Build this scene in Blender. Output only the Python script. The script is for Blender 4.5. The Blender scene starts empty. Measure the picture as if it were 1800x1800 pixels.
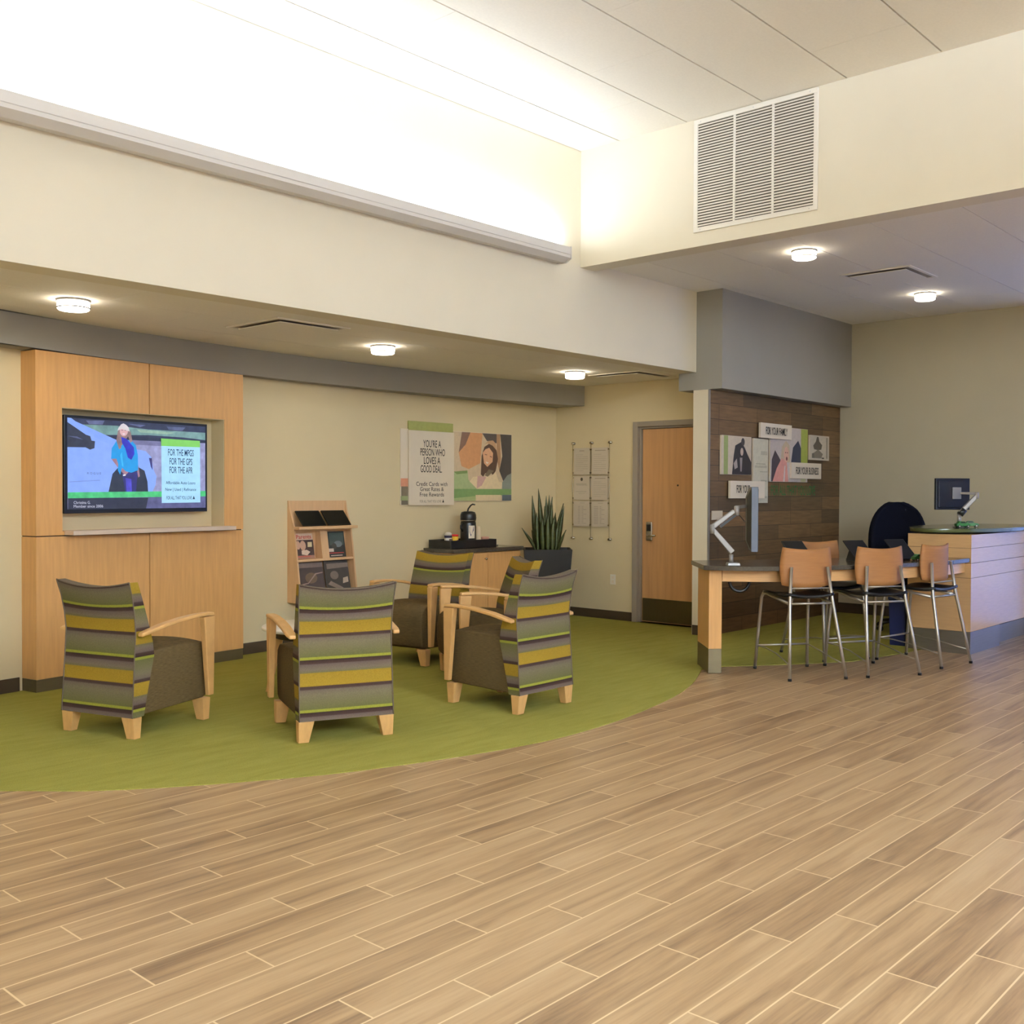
import bpy, bmesh, math, random
from mathutils import Vector, Matrix
random.seed(7)
C = bpy.context.scene.collection
SC = bpy.context.scene
PI = math.pi

# ------------------------------------------------------------------ camera
EYE = Vector((0.0, 0.0, 1.40))
YAW, PITCH, ROLL = [math.radians(a) for a in (-47.7096, -1.07569, 0.22598)]
_f = Vector((-math.sin(YAW)*math.cos(PITCH), math.cos(YAW)*math.cos(PITCH), math.sin(PITCH)))
_r = Vector((math.cos(YAW), math.sin(YAW), 0)); _u = _r.cross(_f)
_R = math.cos(ROLL)*_r + math.sin(ROLL)*_u; _U = -math.sin(ROLL)*_r + math.cos(ROLL)*_u
cam = bpy.data.objects.new('camera', bpy.data.cameras.new('camera')); C.objects.link(cam)
cam.data.sensor_width = 36.0; cam.data.lens = 36.0*1838.04/1800.0
cam.data.clip_start = 0.05; cam.data.clip_end = 100
cam.matrix_world = Matrix(((_R.x, _U.x, -_f.x, EYE.x), (_R.y, _U.y, -_f.y, EYE.y), (_R.z, _U.z, -_f.z, EYE.z), (0, 0, 0, 1)))
SC.camera = cam
FW = Vector((math.sin(-YAW), math.cos(YAW), 0)); RT = Vector((math.cos(YAW), math.sin(YAW), 0))   # level directions used to turn furniture

# ------------------------------------------------------------------ light and exposure
vs = SC.view_settings
vs.view_transform = 'Standard'; vs.look = 'None'; vs.exposure = 0.10; vs.gamma = 1.0; vs.use_curve_mapping = False
SC.cycles.diffuse_bounces = 6; SC.cycles.max_bounces = 10
SC.cycles.sample_clamp_indirect = 6.0
w = bpy.data.worlds.new('world'); SC.world = w; w.use_nodes = True
w.node_tree.nodes['Background'].inputs[0].default_value = (0.9, 0.85, 0.75, 1)
w.node_tree.nodes['Background'].inputs[1].default_value = 0.0
def area(name, loc, rot, sx, sy, power, col, spread=180):
    l = bpy.data.lights.new(name, 'AREA'); l.shape = 'RECTANGLE'; l.size = sx; l.size_y = sy
    l.energy = power; l.color = col; l.spread = math.radians(spread)
    o = bpy.data.objects.new(name, l); C.objects.link(o); o.location = loc; o.rotation_euler = rot
    return o
COOL = (0.74, 0.94, 1.22)
# the linear cove fixture on the high wall, shining up
area('uplight_strip', (1.7, 5.515, 3.425), (PI + 0.16, 0, 0), 10.0, 0.10, 90, (0.85, 0.97, 1.15))
# added unseen fill uplight behind the camera, brightens the hall off its ceiling
area('uplight_strip', (0.6, -4.85, 3.425), (PI, 0, 0), 8.6, 0.14, 3500, (0.70, 0.92, 1.36))
# daylight through the tall window at the far right end
area('window_daylight', (11.64, 0.2, 1.55), (0, PI/2, 0), 2.3, 5.2, 14, (0.66, 0.77, 1.0))

# ------------------------------------------------------------------ materials
def lin(c):
    return tuple((v/255/12.92 if v/255 <= 0.04045 else ((v/255+0.055)/1.055)**2.4) for v in c)
def nt(name):
    m = bpy.data.materials.new(name); m.use_nodes = True
    return m, m.node_tree, m.node_tree.nodes['Principled BSDF']
def setp(b, rough, metal=0.0, spec=0.5):
    b.inputs['Roughness'].default_value = rough; b.inputs['Metallic'].default_value = metal
    b.inputs['Specular IOR Level'].default_value = spec
def paint(name, rgb, rough=0.6, metal=0.0, spec=0.4, var=0.05, scale=6.0, stretch=(1, 1, 1), bump=0.0, detail=4.0):
    """plain surface with a little procedural variation"""
    m, t, b = nt(name); setp(b, rough, metal, spec)
    N = t.nodes; L = t.links
    tc = N.new('ShaderNodeTexCoord'); mp = N.new('ShaderNodeMapping'); mp.inputs['Scale'].default_value = stretch
    nz = N.new('ShaderNodeTexNoise'); nz.inputs['Scale'].default_value = scale; nz.inputs['Detail'].default_value = detail
    L.new(tc.outputs['Object'], mp.inputs[0]); L.new(mp.outputs[0], nz.inputs['Vector'])
    cr = N.new('ShaderNodeValToRGB'); l = lin(rgb)
    cr.color_ramp.elements[0].position = 0.3; cr.color_ramp.elements[1].position = 0.7
    cr.color_ramp.elements[0].color = (*[v*(1-var) for v in l], 1); cr.color_ramp.elements[1].color = (*[min(1, v*(1+var)) for v in l], 1)
    L.new(nz.outputs['Fac'], cr.inputs[0]); L.new(cr.outputs[0], b.inputs['Base Color'])
    if bump:
        bp = N.new('ShaderNodeBump'); bp.inputs['Strength'].default_value = bump; bp.inputs['Distance'].default_value = 0.01
        L.new(nz.outputs['Fac'], bp.inputs['Height']); L.new(bp.outputs[0], b.inputs['Normal'])
    return m
def glow(name, rgb, strength):
    m, t, b = nt(name); setp(b, 0.5)
    b.inputs['Base Color'].default_value = (*lin(rgb), 1)
    b.inputs['Emission Color'].default_value = (*lin(rgb), 1); b.inputs['Emission Strength'].default_value = strength
    return m
_flat = {}
def flat(rgb):
    """printed ink of one colour"""
    k = tuple(rgb)
    if k not in _flat: _flat[k] = paint('print_%d_%d_%d' % k, rgb, 0.55, var=0.06, scale=30)
    return _flat[k]
_scr = {}
def scr(rgb):
    """one colour of the lit screen picture"""
    k = tuple(rgb)
    if k not in _scr:
        m, t, b = nt('screen_%d_%d_%d' % k); setp(b, 0.25)
        b.inputs['Base Color'].default_value = (0.01, 0.01, 0.01, 1)
        N = t.nodes; L = t.links
        tc = N.new('ShaderNodeTexCoord'); nz = N.new('ShaderNodeTexNoise'); nz.inputs['Scale'].default_value = 18; nz.inputs['Detail'].default_value = 5
        mr = N.new('ShaderNodeMapRange'); mr.inputs[1].default_value = 0.3; mr.inputs[2].default_value = 0.7
        d = 0.75 if max(k) < 200 else 0.94
        mr.inputs[3].default_value = d; mr.inputs[4].default_value = 2-d
        L.new(tc.outputs['Object'], nz.inputs['Vector']); L.new(nz.outputs['Fac'], mr.inputs[0])
        b.inputs['Emission Color'].default_value = (*lin(k), 1); L.new(mr.outputs[0], b.inputs['Emission Strength'])
        _scr[k] = m
    return _scr[k]

M = {}
M['wall'] = paint('cream_wall_paint', (228, 219, 198), 0.75, spec=0.2, var=0.015, scale=3)
M['wall2'] = paint('warm_cream_wall_paint', (218, 202, 164), 0.75, spec=0.2, var=0.015, scale=3)
M['wall3'] = paint('shaded_wall_paint', (186, 177, 152), 0.75, spec=0.2, var=0.015, scale=3)  # wall paint darkened for the far wall, holds the shade under the bulkhead
M['grey'] = paint('warm_grey_paint', (152, 147, 137), 0.75, spec=0.2, var=0.015, scale=3)
M['tile'] = paint('white_ceiling_tile', (240, 234, 222), 0.85, spec=0.1, var=0.02, scale=60)
M['groove'] = paint('ceiling_groove', (96, 88, 74), 0.8)
M['trough'] = paint('painted_aluminium', (214, 209, 204), 0.5, var=0.01)
M['maple'] = paint('maple_veneer', (208, 158, 98), 0.42, var=0.07, scale=5, stretch=(9, 9, 0.7), detail=6)
M['maple_h'] = paint('maple_rail', (216, 168, 112), 0.36, var=0.09, scale=6, stretch=(1.2, 1.2, 12), detail=6)
M['maple_s'] = paint('stool_plywood', (150, 100, 52), 0.6, var=0.07, scale=6, stretch=(1.2, 1.2, 12), detail=6)
M['maple_k'] = paint('counter_laminate', (196, 156, 108), 0.24, spec=0.6, var=0.05, scale=6, stretch=(1.2, 1.2, 12), detail=6)
M['maple_l'] = paint('pale_maple_solid', (208, 162, 102), 0.38, var=0.08, scale=7, stretch=(6, 2, 2), detail=5)
M['ply'] = paint('rack_plywood', (212, 172, 128), 0.5, var=0.05, scale=6, stretch=(6, 6, 0.8))
M['door'] = paint('birch_door_veneer', (196, 148, 98), 0.4, var=0.10, scale=3.5, stretch=(7, 7, 0.35), detail=6)
M['line'] = paint('dark_reveal', (54, 34, 16), 0.8)
M['base'] = paint('brown_vinyl_base', (62, 48, 30), 0.6)
M['steelbase'] = paint('brushed_steel_kick', (150, 146, 138), 0.34, metal=0.85, var=0.05, scale=5, stretch=(1, 1, 30))
M['oliveb'] = paint('bronze_kick', (112, 100, 74), 0.42, metal=0.55, var=0.05, scale=5, stretch=(1, 1, 30))
M['frame'] = paint('hollow_metal_frame', (150, 138, 122), 0.5, var=0.02)
M['chrome'] = paint('satin_nickel', (190, 184, 172), 0.25, metal=1.0, var=0.03)
M['silver'] = paint('silver_powder_coat', (150, 146, 142), 0.4, metal=0.5, var=0.03)
M['tube'] = paint('silver_steel_tube', (176, 168, 154), 0.32, metal=0.75, var=0.03)
M['black'] = paint('black_plastic', (22, 21, 20), 0.35, var=0.1)
M['gblack'] = paint('glossy_black_glass', (8, 9, 8), 0.4, spec=0.25, var=0.05)
M['blackf'] = paint('black_fabric', (17, 19, 30), 0.9, spec=0.1, var=0.25, scale=120)
M['navy'] = paint('navy_plastic', (20, 30, 70), 0.45, var=0.05)
M['monitor'] = paint('dark_monitor_plastic', (12, 15, 30), 0.4, var=0.05)
M['bluegrey'] = paint('blue_grey_plastic', (100, 106, 118), 0.45, var=0.03)
M['counter'] = paint('dark_solid_surface', (68, 60, 50), 0.16, var=0.25, scale=60)
M['ktop'] = paint('olive_glass_top', (76, 80, 44), 0.12, var=0.05)
M['white'] = paint('white_plastic', (236, 230, 218), 0.45, var=0.02)
M['paper'] = paint('white_card', (232, 220, 200), 0.6, var=0.02)
M['pgrey'] = paint('notice_paper', (205, 192, 172), 0.5, var=0.02)
M['ink'] = paint('black_ink', (28, 26, 22), 0.6)
M['inkg'] = paint('grey_ink', (150, 138, 118), 0.6)
M['inkdg'] = paint('dark_green_letters', (34, 92, 40), 0.5)
M['shelf'] = paint('pale_shelf', (216, 196, 178), 0.45, var=0.03)
M['seatd'] = paint('dark_brown_weave', (84, 68, 42), 0.9, spec=0.1, var=0.28, scale=14, stretch=(2, 2, 26), bump=0.15, detail=6)
M['leaf'] = paint('snake_plant_leaf', (64, 70, 30), 0.45, var=0.35, scale=18, stretch=(1, 1, 4))
M['pot'] = paint('espresso_planter', (26, 20, 14), 0.65, var=0.1)
M['soil'] = paint('grey_moss', (96, 104, 92), 0.95, var=0.4, scale=50, bump=0.6)
M['grn'] = paint('green_upholstery', (70, 92, 40), 0.9, var=0.1, scale=60)
M['toy'] = paint('green_toy_paint', (52, 112, 58), 0.3, var=0.06)
M['lamp'] = glow('lit_opal_diffuser', (255, 244, 224), 17.0)
M['win'] = glow('daylight_pane', (130, 165, 255), 1.4)
M['kick'] = paint('dark_kick_plate', (92, 84, 56), 0.35, metal=0.7, var=0.06, scale=6, stretch=(1, 30, 1))
M['terra'] = paint('pink_ceramic', (190, 140, 120), 0.4)
M['cream'] = paint('cream_paper_cup', (232, 212, 178), 0.55)
M['red'] = paint('red_lid', (196, 44, 40), 0.4)
M['yellow'] = paint('yellow_label', (232, 186, 60), 0.45)

def mat_floor():
    m, t, b = nt('wood_look_plank_tile'); setp(b, 0.36, 0, 0.5); N = t.nodes; L = t.links
    def math_(op, a, c=None, d=None):
        n = N.new('ShaderNodeMath'); n.operation = op
        for i, v in enumerate((a, c, d)):
            if v is None: continue
            if isinstance(v, (int, float)): n.inputs[i].default_value = v
            else: L.new(v, n.inputs[i])
        return n.outputs[0]
    tc = N.new('ShaderNodeTexCoord'); sp = N.new('ShaderNodeSeparateXYZ'); L.new(tc.outputs['Object'], sp.inputs[0])
    X, Y = sp.outputs[0], sp.outputs[1]
    rowf = math_('DIVIDE', math_('SUBTRACT', 4.06, Y), 0.149); row = math_('FLOOR', rowf); fr = math_('FRACT', rowf)
    uf = math_('DIVIDE', math_('SUBTRACT', math_('SUBTRACT', X, 1.79), math_('MULTIPLY', row, 0.298)), 0.893)
    col = math_('FLOOR', uf); fu = math_('FRACT', uf)
    g1 = math_('LESS_THAN', math_('MINIMUM', fr, math_('SUBTRACT', 1.0, fr)), 0.019)
    g2 = math_('LESS_THAN', math_('MINIMUM', fu, math_('SUBTRACT', 1.0, fu)), 0.0034)
    grout = math_('MAXIMUM', g1, g2)
    cid = N.new('ShaderNodeCombineXYZ'); L.new(row, cid.inputs[0]); L.new(col, cid.inputs[1])
    wn = N.new('ShaderNodeTexWhiteNoise'); wn.noise_dimensions = '3D'; L.new(cid.outputs[0], wn.inputs['Vector'])
    rnd = wn.outputs['Value']
    gv = N.new('ShaderNodeCombineXYZ')
    L.new(math_('ADD', math_('MULTIPLY', X, 0.85), math_('MULTIPLY', rnd, 37.0)), gv.inputs[0])
    L.new(math_('ADD', math_('MULTIPLY', Y, 12.0), math_('MULTIPLY', rnd, 91.0)), gv.inputs[1])
    n1 = N.new('ShaderNodeTexNoise'); n1.inputs['Scale'].default_value = 1.1; n1.inputs['Detail'].default_value = 6; n1.inputs['Roughness'].default_value = 0.6; n1.inputs['Distortion'].default_value = 0.55
    L.new(gv.outputs[0], n1.inputs['Vector'])
    gv2 = N.new('ShaderNodeCombineXYZ')
    L.new(math_('MULTIPLY', X, 5.0), gv2.inputs[0]); L.new(math_('ADD', math_('MULTIPLY', Y, 95.0), math_('MULTIPLY', rnd, 50.0)), gv2.inputs[1])
    n2 = N.new('ShaderNodeTexNoise'); n2.inputs['Scale'].default_value = 1.0; n2.inputs['Detail'].default_value = 4
    L.new(gv2.outputs[0], n2.inputs['Vector'])
    val = math_('ADD', math_('ADD', math_('MULTIPLY', n1.outputs['Fac'], 0.74), math_('MULTIPLY', n2.outputs['Fac'], 0.22)), math_('MULTIPLY', math_('SUBTRACT', rnd, 0.5), 0.13))
    cr = N.new('ShaderNodeValToRGB'); E = cr.color_ramp.elements
    E[0].position = 0.26; E[0].color = (*lin((104, 79, 54)), 1)
    E[1].position = 0.72; E[1].color = (*lin((186, 158, 120)), 1)
    e = E.new(0.40); e.color = (*lin((146, 116, 82)), 1)
    e = E.new(0.52); e.color = (*lin((168, 138, 100)), 1)
    L.new(val, cr.inputs[0])
    mx = N.new('ShaderNodeMix'); mx.data_type = 'RGBA'; L.new(grout, mx.inputs[0]); L.new(cr.outputs[0], mx.inputs[6]); mx.inputs[7].default_value = (*lin((212, 188, 148)), 1)
    L.new(mx.outputs[2], b.inputs['Base Color'])
    rr = N.new('ShaderNodeMapRange'); L.new(n2.outputs['Fac'], rr.inputs[0]); rr.inputs[3].default_value = 0.30; rr.inputs[4].default_value = 0.46
    L.new(rr.outputs[0], b.inputs['Roughness'])
    bp = N.new('ShaderNodeBump'); bp.inputs['Strength'].default_value = 0.12; bp.inputs['Distance'].default_value = 0.004
    L.new(math_('SUBTRACT', n2.outputs['Fac'], grout), bp.inputs['Height']); L.new(bp.outputs[0], b.inputs['Normal'])
    return m
M['floor'] = mat_floor()

def mat_carpet():
    m, t, b = nt('green_carpet'); setp(b, 0.95, 0, 0.05); N = t.nodes; L = t.links
    tc = N.new('ShaderNodeTexCoord'); mp = N.new('ShaderNodeMapping'); mp.inputs['Scale'].default_value = (1.6, 9, 1); mp.inputs['Rotation'].default_value = (0, 0, 0.9)
    L.new(tc.outputs['Object'], mp.inputs[0])
    n1 = N.new('ShaderNodeTexNoise'); n1.inputs['Scale'].default_value = 1.6; n1.inputs['Detail'].default_value = 8; n1.inputs['Roughness'].default_value = 0.65; n1.inputs['Distortion'].default_value = 0.6
    L.new(mp.outputs[0], n1.inputs['Vector'])
    cr = N.new('ShaderNodeValToRGB'); E = cr.color_ramp.elements
    E[0].position = 0.30; E[0].color = (*lin((136, 131, 60)), 1); E[1].position = 0.70; E[1].color = (*lin((150, 143, 72)), 1)
    L.new(n1.outputs['Fac'], cr.inputs[0])
    n2 = N.new('ShaderNodeTexNoise'); n2.inputs['Scale'].default_value = 220; n2.inputs['Detail'].default_value = 2; L.new(tc.outputs['Object'], n2.inputs['Vector'])
    mx = N.new('ShaderNodeMix'); mx.data_type = 'RGBA'; mx.blend_type = 'OVERLAY'; mx.inputs[0].default_value = 0.35
    L.new(cr.outputs[0], mx.inputs[6]); L.new(n2.outputs['Fac'], mx.inputs[7]); L.new(mx.outputs[2], b.inputs['Base Color'])
    bp = N.new('ShaderNodeBump'); bp.inputs['Strength'].default_value = 0.5; bp.inputs['Distance'].default_value = 0.004
    L.new(n2.outputs['Fac'], bp.inputs['Height']); L.new(bp.outputs[0], b.inputs['Normal'])
    return m
M['carpet'] = mat_carpet()

def mat_darkwood():
    m, t, b = nt('dark_plank_cladding'); setp(b, 0.5, 0, 0.3); N = t.nodes; L = t.links
    tc = N.new('ShaderNodeTexCoord'); sp = N.new('ShaderNodeSeparateXYZ'); L.new(tc.outputs['Object'], sp.inputs[0])
    cb = N.new('ShaderNodeCombineXYZ'); L.new(sp.outputs[0], cb.inputs[0]); L.new(sp.outputs[2], cb.inputs[1])
    br = N.new('ShaderNodeTexBrick'); br.inputs['Scale'].default_value = 1.0; br.inputs['Brick Width'].default_value = 0.75; br.inputs['Row Height'].default_value = 0.152
    br.inputs['Mortar Size'].default_value = 0.0025; br.inputs['Bias'].default_value = 0.0; br.offset = 0.37; br.offset_frequency = 3
    br.inputs['Color1'].default_value = (*lin((112, 84, 54)), 1); br.inputs['Color2'].default_value = (*lin((76, 59, 40)), 1); br.inputs['Mortar'].default_value = (*lin((26, 19, 14)), 1)
    L.new(cb.outputs[0], br.inputs['Vector'])
    mp = N.new('ShaderNodeMapping'); mp.inputs['Scale'].default_value = (1.5, 14, 1); L.new(cb.outputs[0], mp.inputs[0])
    nz = N.new('ShaderNodeTexNoise'); nz.inputs['Scale'].default_value = 3; nz.inputs['Detail'].default_value = 6; L.new(mp.outputs[0], nz.inputs['Vector'])
    mx = N.new('ShaderNodeMix'); mx.data_type = 'RGBA'; mx.blend_type = 'OVERLAY'; mx.inputs[0].default_value = 0.55
    L.new(br.outputs['Color'], mx.inputs[6]); L.new(nz.outputs['Fac'], mx.inputs[7]); L.new(mx.outputs[2], b.inputs['Base Color'])
    return m
M['darkwood'] = mat_darkwood()

def mat_stripe():
    """woven stripe, placed by the mesh's own 'band' value (metres up the cloth)"""
    m, t, b = nt('striped_upholstery'); setp(b, 0.9, 0, 0.1); N = t.nodes; L = t.links
    at = N.new('ShaderNodeAttribute'); at.attribute_name = 'band'
    d = N.new('ShaderNodeMath'); d.operation = 'MULTIPLY_ADD'; L.new(at.outputs['Fac'], d.inputs[0]); d.inputs[1].default_value = -1/0.29; d.inputs[2].default_value = 10 + 0.765/0.29
    fr = N.new('ShaderNodeMath'); fr.operation = 'FRACT'; L.new(d.outputs[0], fr.inputs[0])
    cr = N.new('ShaderNodeValToRGB'); cr.color_ramp.interpolation = 'LINEAR'; E = cr.color_ramp.elements
    stops = [(0.0, (132, 130, 48)), (0.038, (132, 130, 48)), (0.048, (50, 35, 30)), (0.115, (63, 45, 40)), (0.135, (90, 75, 68)), (0.235, (101, 89, 73)), (0.285, (97, 89, 56)),
             (0.300, (139, 111, 37)), (0.540, (143, 115, 38)), (0.552, (63, 44, 38)), (0.600, (64, 47, 42)), (0.625, (97, 84, 71)), (0.72, (104, 94, 71)), (0.985, (90, 87, 49)), (0.995, (132, 130, 48))]
    E[0].position = stops[0][0]; E[0].color = (*lin(stops[0][1]), 1); E[1].position = stops[-1][0]; E[1].color = (*lin(stops[-1][1]), 1)
    for p, c in stops[1:-1]:
        e = E.new(p); e.color = (*lin(c), 1)
    L.new(fr.outputs[0], cr.inputs[0])
    tc = N.new('ShaderNodeTexCoord'); nz = N.new('ShaderNodeTexNoise'); nz.inputs['Scale'].default_value = 160; L.new(tc.outputs['Object'], nz.inputs['Vector'])
    mx = N.new('ShaderNodeMix'); mx.data_type = 'RGBA'; mx.blend_type = 'OVERLAY'; mx.inputs[0].default_value = 0.25
    L.new(cr.outputs[0], mx.inputs[6]); L.new(nz.outputs['Fac'], mx.inputs[7]); L.new(mx.outputs[2], b.inputs['Base Color'])
    return m
M['stripe'] = mat_stripe()

# ------------------------------------------------------------------ mesh building
TM = {}
def mat4(loc, rz=0.0):
    return Matrix.Translation(Vector(loc)) @ Matrix.Rotation(rz, 4, 'Z')
class MB:
    def __init__(s): s.bm = bmesh.new()
    def face(s, pts, mi=0, smooth=False):
        vs_ = [s.bm.verts.new(p) for p in pts]; f = s.bm.faces.new(vs_); f.material_index = mi; f.smooth = smooth; return f
    def _hull(s, a, b_, mi, caps=True, smooth=False):
        n = len(a); va = [s.bm.verts.new(p) for p in a]; vb = [s.bm.verts.new(p) for p in b_]
        if caps:
            for f in (s.bm.faces.new(list(reversed(va))), s.bm.faces.new(vb)): f.material_index = mi
        for i in range(n):
            f = s.bm.faces.new((va[i], va[(i+1) % n], vb[(i+1) % n], vb[i])); f.material_index = mi; f.smooth = smooth
    def box(s, x0, x1, y0, y1, z0, z1, mi=0, m=None):
        a = [Vector(p) for p in ((x0, y0, z0), (x1, y0, z0), (x1, y1, z0), (x0, y1, z0))]; b_ = [p + Vector((0, 0, z1-z0)) for p in a]
        if m: a = [m @ p for p in a]; b_ = [m @ p for p in b_]
        s._hull(a, b_, mi); return s
    def prism(s, poly, z0, z1, mi=0, smooth=False):
        s._hull([Vector((p[0], p[1], z0)) for p in poly], [Vector((p[0], p[1], z1)) for p in poly], mi, True, smooth); return s
    def extr(s, pts, vec, mi=0, smooth=False):
        v = Vector(vec); s._hull([Vector(p) for p in pts], [Vector(p)+v for p in pts], mi, True, smooth); return s
    def loft(s, rings, mi=0, smooth=True, caps=True, closed=True):
        R = [[s.bm.verts.new(p) for p in r] for r in rings]; n = len(R[0])
        for a, b_ in zip(R, R[1:]):
            for i in range(n if closed else n-1):
                f = s.bm.faces.new((a[i], a[(i+1) % n], b_[(i+1) % n], b_[i])); f.material_index = mi; f.smooth = smooth
        if caps and closed:
            for f in (s.bm.faces.new(list(reversed(R[0]))), s.bm.faces.new(R[-1])): f.material_index = mi
        return s
    def tube(s, pts, r, n=8, mi=0, r1=None):
        P = [Vector(p) for p in pts]; rings = []
        up = None
        for i, p in enumerate(P):
            d = (P[min(i+1, len(P)-1)] - P[max(i-1, 0)]).normalized()
            if up is None: up = d.orthogonal().normalized()
            up = (up - d*up.dot(d)).normalized(); sd = d.cross(up)
            rr = r if r1 is None else r + (r1-r)*i/(len(P)-1)
            rings.append([p + rr*(math.cos(2*PI*k/n)*up + math.sin(2*PI*k/n)*sd) for k in range(n)])
        return s.loft(rings, mi)
    def lathe(s, prof, c=(0, 0, 0), n=24, mi=0, a0=0.0, a1=2*PI, smooth=True):
        c = Vector(c); full = abs(a1-a0-2*PI) < 1e-6; k_ = n if full else n+1
        rings = [[c + Vector((max(r, 1e-4)*math.cos(a0+(a1-a0)*k/n), max(r, 1e-4)*math.sin(a0+(a1-a0)*k/n), z)) for k in range(k_)] for r, z in prof]
        return s.loft(rings, mi, smooth, caps=full, closed=full)
    def ball(s, c, rx, ry, rz, mi=0, n=12):
        prof = [(max(math.sin(PI*i/8), 1e-3), -math.cos(PI*i/8)) for i in range(9)]
        c = Vector(c); rings = [[c + Vector((rx*r*math.cos(2*PI*k/n), ry*r*math.sin(2*PI*k/n), rz*z)) for k in range(n)] for r, z in prof]
        return s.loft(rings, mi)
    def done(s, name, mats, parent=None, world=False, bevel=0.0, segs=2, solid=0.0, subsurf=0):
        bm = s.bm
        bmesh.ops.recalc_face_normals(bm, faces=bm.faces)
        if world and parent is not None: bm.transform(TM[parent.name].inverted())
        me = bpy.data.meshes.new(name); bm.to_mesh(me); bm.free()
        for m_ in (mats if isinstance(mats, (list, tuple)) else [mats]): me.materials.append(m_)
        o = bpy.data.objects.new(name, me); C.objects.link(o)
        if parent is not None: o.parent = parent; TM[o.name] = TM[parent.name]
        else: TM[o.name] = Matrix.Identity(4)
        if solid:
            md = o.modifiers.new('solid', 'SOLIDIFY'); md.thickness = solid; md.offset = 0
        if subsurf:
            md = o.modifiers.new('smooth', 'SUBSURF'); md.levels = subsurf; md.render_levels = subsurf
        if bevel:
            md = o.modifiers.new('edge', 'BEVEL'); md.width = bevel; md.segments = segs; md.limit_method = 'ANGLE'; md.angle_limit = 0.7
        return o
def thing(name, label, cat, loc=(0, 0, 0), rz=0.0, group=None):
    o = bpy.data.objects.new(name, None); C.objects.link(o); o.location = loc; o.rotation_euler = (0, 0, rz); o.empty_display_size = 0.1
    TM[o.name] = mat4(loc, rz); o['label'] = label; o['category'] = cat
    if group: o['group'] = group
    return o
def tag(o, label, cat, group=None):
    o['label'] = label; o['category'] = cat
    if group: o['group'] = group
    return o
def struct(o, label=None):
    o['kind'] = 'structure'
    if label: o['label'] = label
    return o
def plabel(o, label): o['label'] = label; return o
def dup(root, loc, rz, label):
    r = root.copy(); C.objects.link(r); r.location = loc; r.rotation_euler = (0, 0, rz); r['label'] = label; TM[r.name] = mat4(loc, rz)
    for ch in list(root.children):
        c = ch.copy(); C.objects.link(c); c.parent = r
        for g in list(ch.children):
            d = g.copy(); C.objects.link(d); d.parent = c
    return r
class Plane:
    """a flat surface in the room: u along it, v up, n out of it"""
    def __init__(s, o, u, v=(0, 0, 1)):
        s.o = Vector(o); s.u = Vector(u).normalized(); s.v = Vector(v).normalized(); s.n = s.u.cross(s.v)
    def p(s, a, b_, d=0.0): return s.o + a*s.u + b_*s.v + d*s.n
    def mat(s, a, b_, d=0.0):
        q = s.p(a, b_, d); return Matrix(((s.u.x, s.v.x, s.n.x, q.x), (s.u.y, s.v.y, s.n.y, q.y), (s.u.z, s.v.z, s.n.z, q.z), (0, 0, 0, 1)))
def slab(pl, a0, a1, b0, b1, d0, d1, mb=None, mi=0):
    mb = mb or MB(); mb.extr([pl.p(a0, b0, d0), pl.p(a1, b0, d0), pl.p(a1, b1, d0), pl.p(a0, b1, d0)], pl.n*(d1-d0), mi); return mb
def wordrows(name, rows, pl, mat_, parent, d=0.002, bold=0.0):
    for r_ in rows: words(name, [r_], pl, mat_, parent, d, bold)
def words(name, rows, pl, mat_, parent, d=0.002, bold=0.0):
    """rows of (text, centre u, base v, cap height, width) set as flat lettering on plane pl"""
    bm = bmesh.new()
    for body, uc, vb, hgt, wid in rows:
        cu = bpy.data.curves.new('lettering', 'FONT'); cu.body = body; cu.size = 1.0; cu.offset = bold; cu.resolution_u = 3
        o = bpy.data.objects.new('lettering', cu); C.objects.link(o)
        dg = bpy.context.evaluated_depsgraph_get(); me = bpy.data.meshes.new_from_object(o.evaluated_get(dg))
        bpy.data.objects.remove(o); bpy.data.curves.remove(cu)
        xs = [v.co.x for v in me.vertices]; x0, x1 = min(xs), max(xs)
        sx = wid/(x1-x0); sy = hgt/0.70
        tmp = bmesh.new(); tmp.from_mesh(me); bpy.data.meshes.remove(me)
        for v in tmp.verts:
            v.co = pl.p(uc + (v.co.x - (x0+x1)/2)*sx, vb + v.co.y*sy, d)
        m2 = bpy.data.meshes.new('t'); tmp.to_mesh(m2); tmp.free(); bm.from_mesh(m2); bpy.data.meshes.remove(m2)
    if parent is not None: bm.transform(TM[parent.name].inverted())
    me = bpy.data.meshes.new(name); bm.to_mesh(me); bm.free(); me.materials.append(mat_)
    o = bpy.data.objects.new(name, me); C.objects.link(o)
    if parent is not None: o.parent = parent
    return o
def picture(name, pl, shapes, conv, mfun, parent, d=0.0015, step=0.0004):
    """a flat printed or lit picture: coloured outlines laid over each other"""
    mb = MB(); mats = []; idx = {}
    for k, (rgb, pts) in enumerate(shapes):
        if rgb not in idx: idx[rgb] = len(mats); mats.append(mfun(rgb))
        q = [conv(*p) for p in pts]
        fs = mb.bm.faces.new([mb.bm.verts.new(pl.p(a, b_, d + step*k)) for a, b_ in q]); fs.material_index = idx[rgb]
    bmesh.ops.triangulate(mb.bm, faces=mb.bm.faces)
    for f in mb.bm.faces:
        f.normal_update()
        if f.normal.dot(pl.n) < 0: f.normal_flip()
    if parent is not None: mb.bm.transform(TM[parent.name].inverted())
    me = bpy.data.meshes.new(name); mb.bm.to_mesh(me); mb.bm.free()
    for m_ in mats: me.materials.append(m_)
    o = bpy.data.objects.new(name, me); C.objects.link(o)
    if parent is not None: o.parent = parent
    return o
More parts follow.
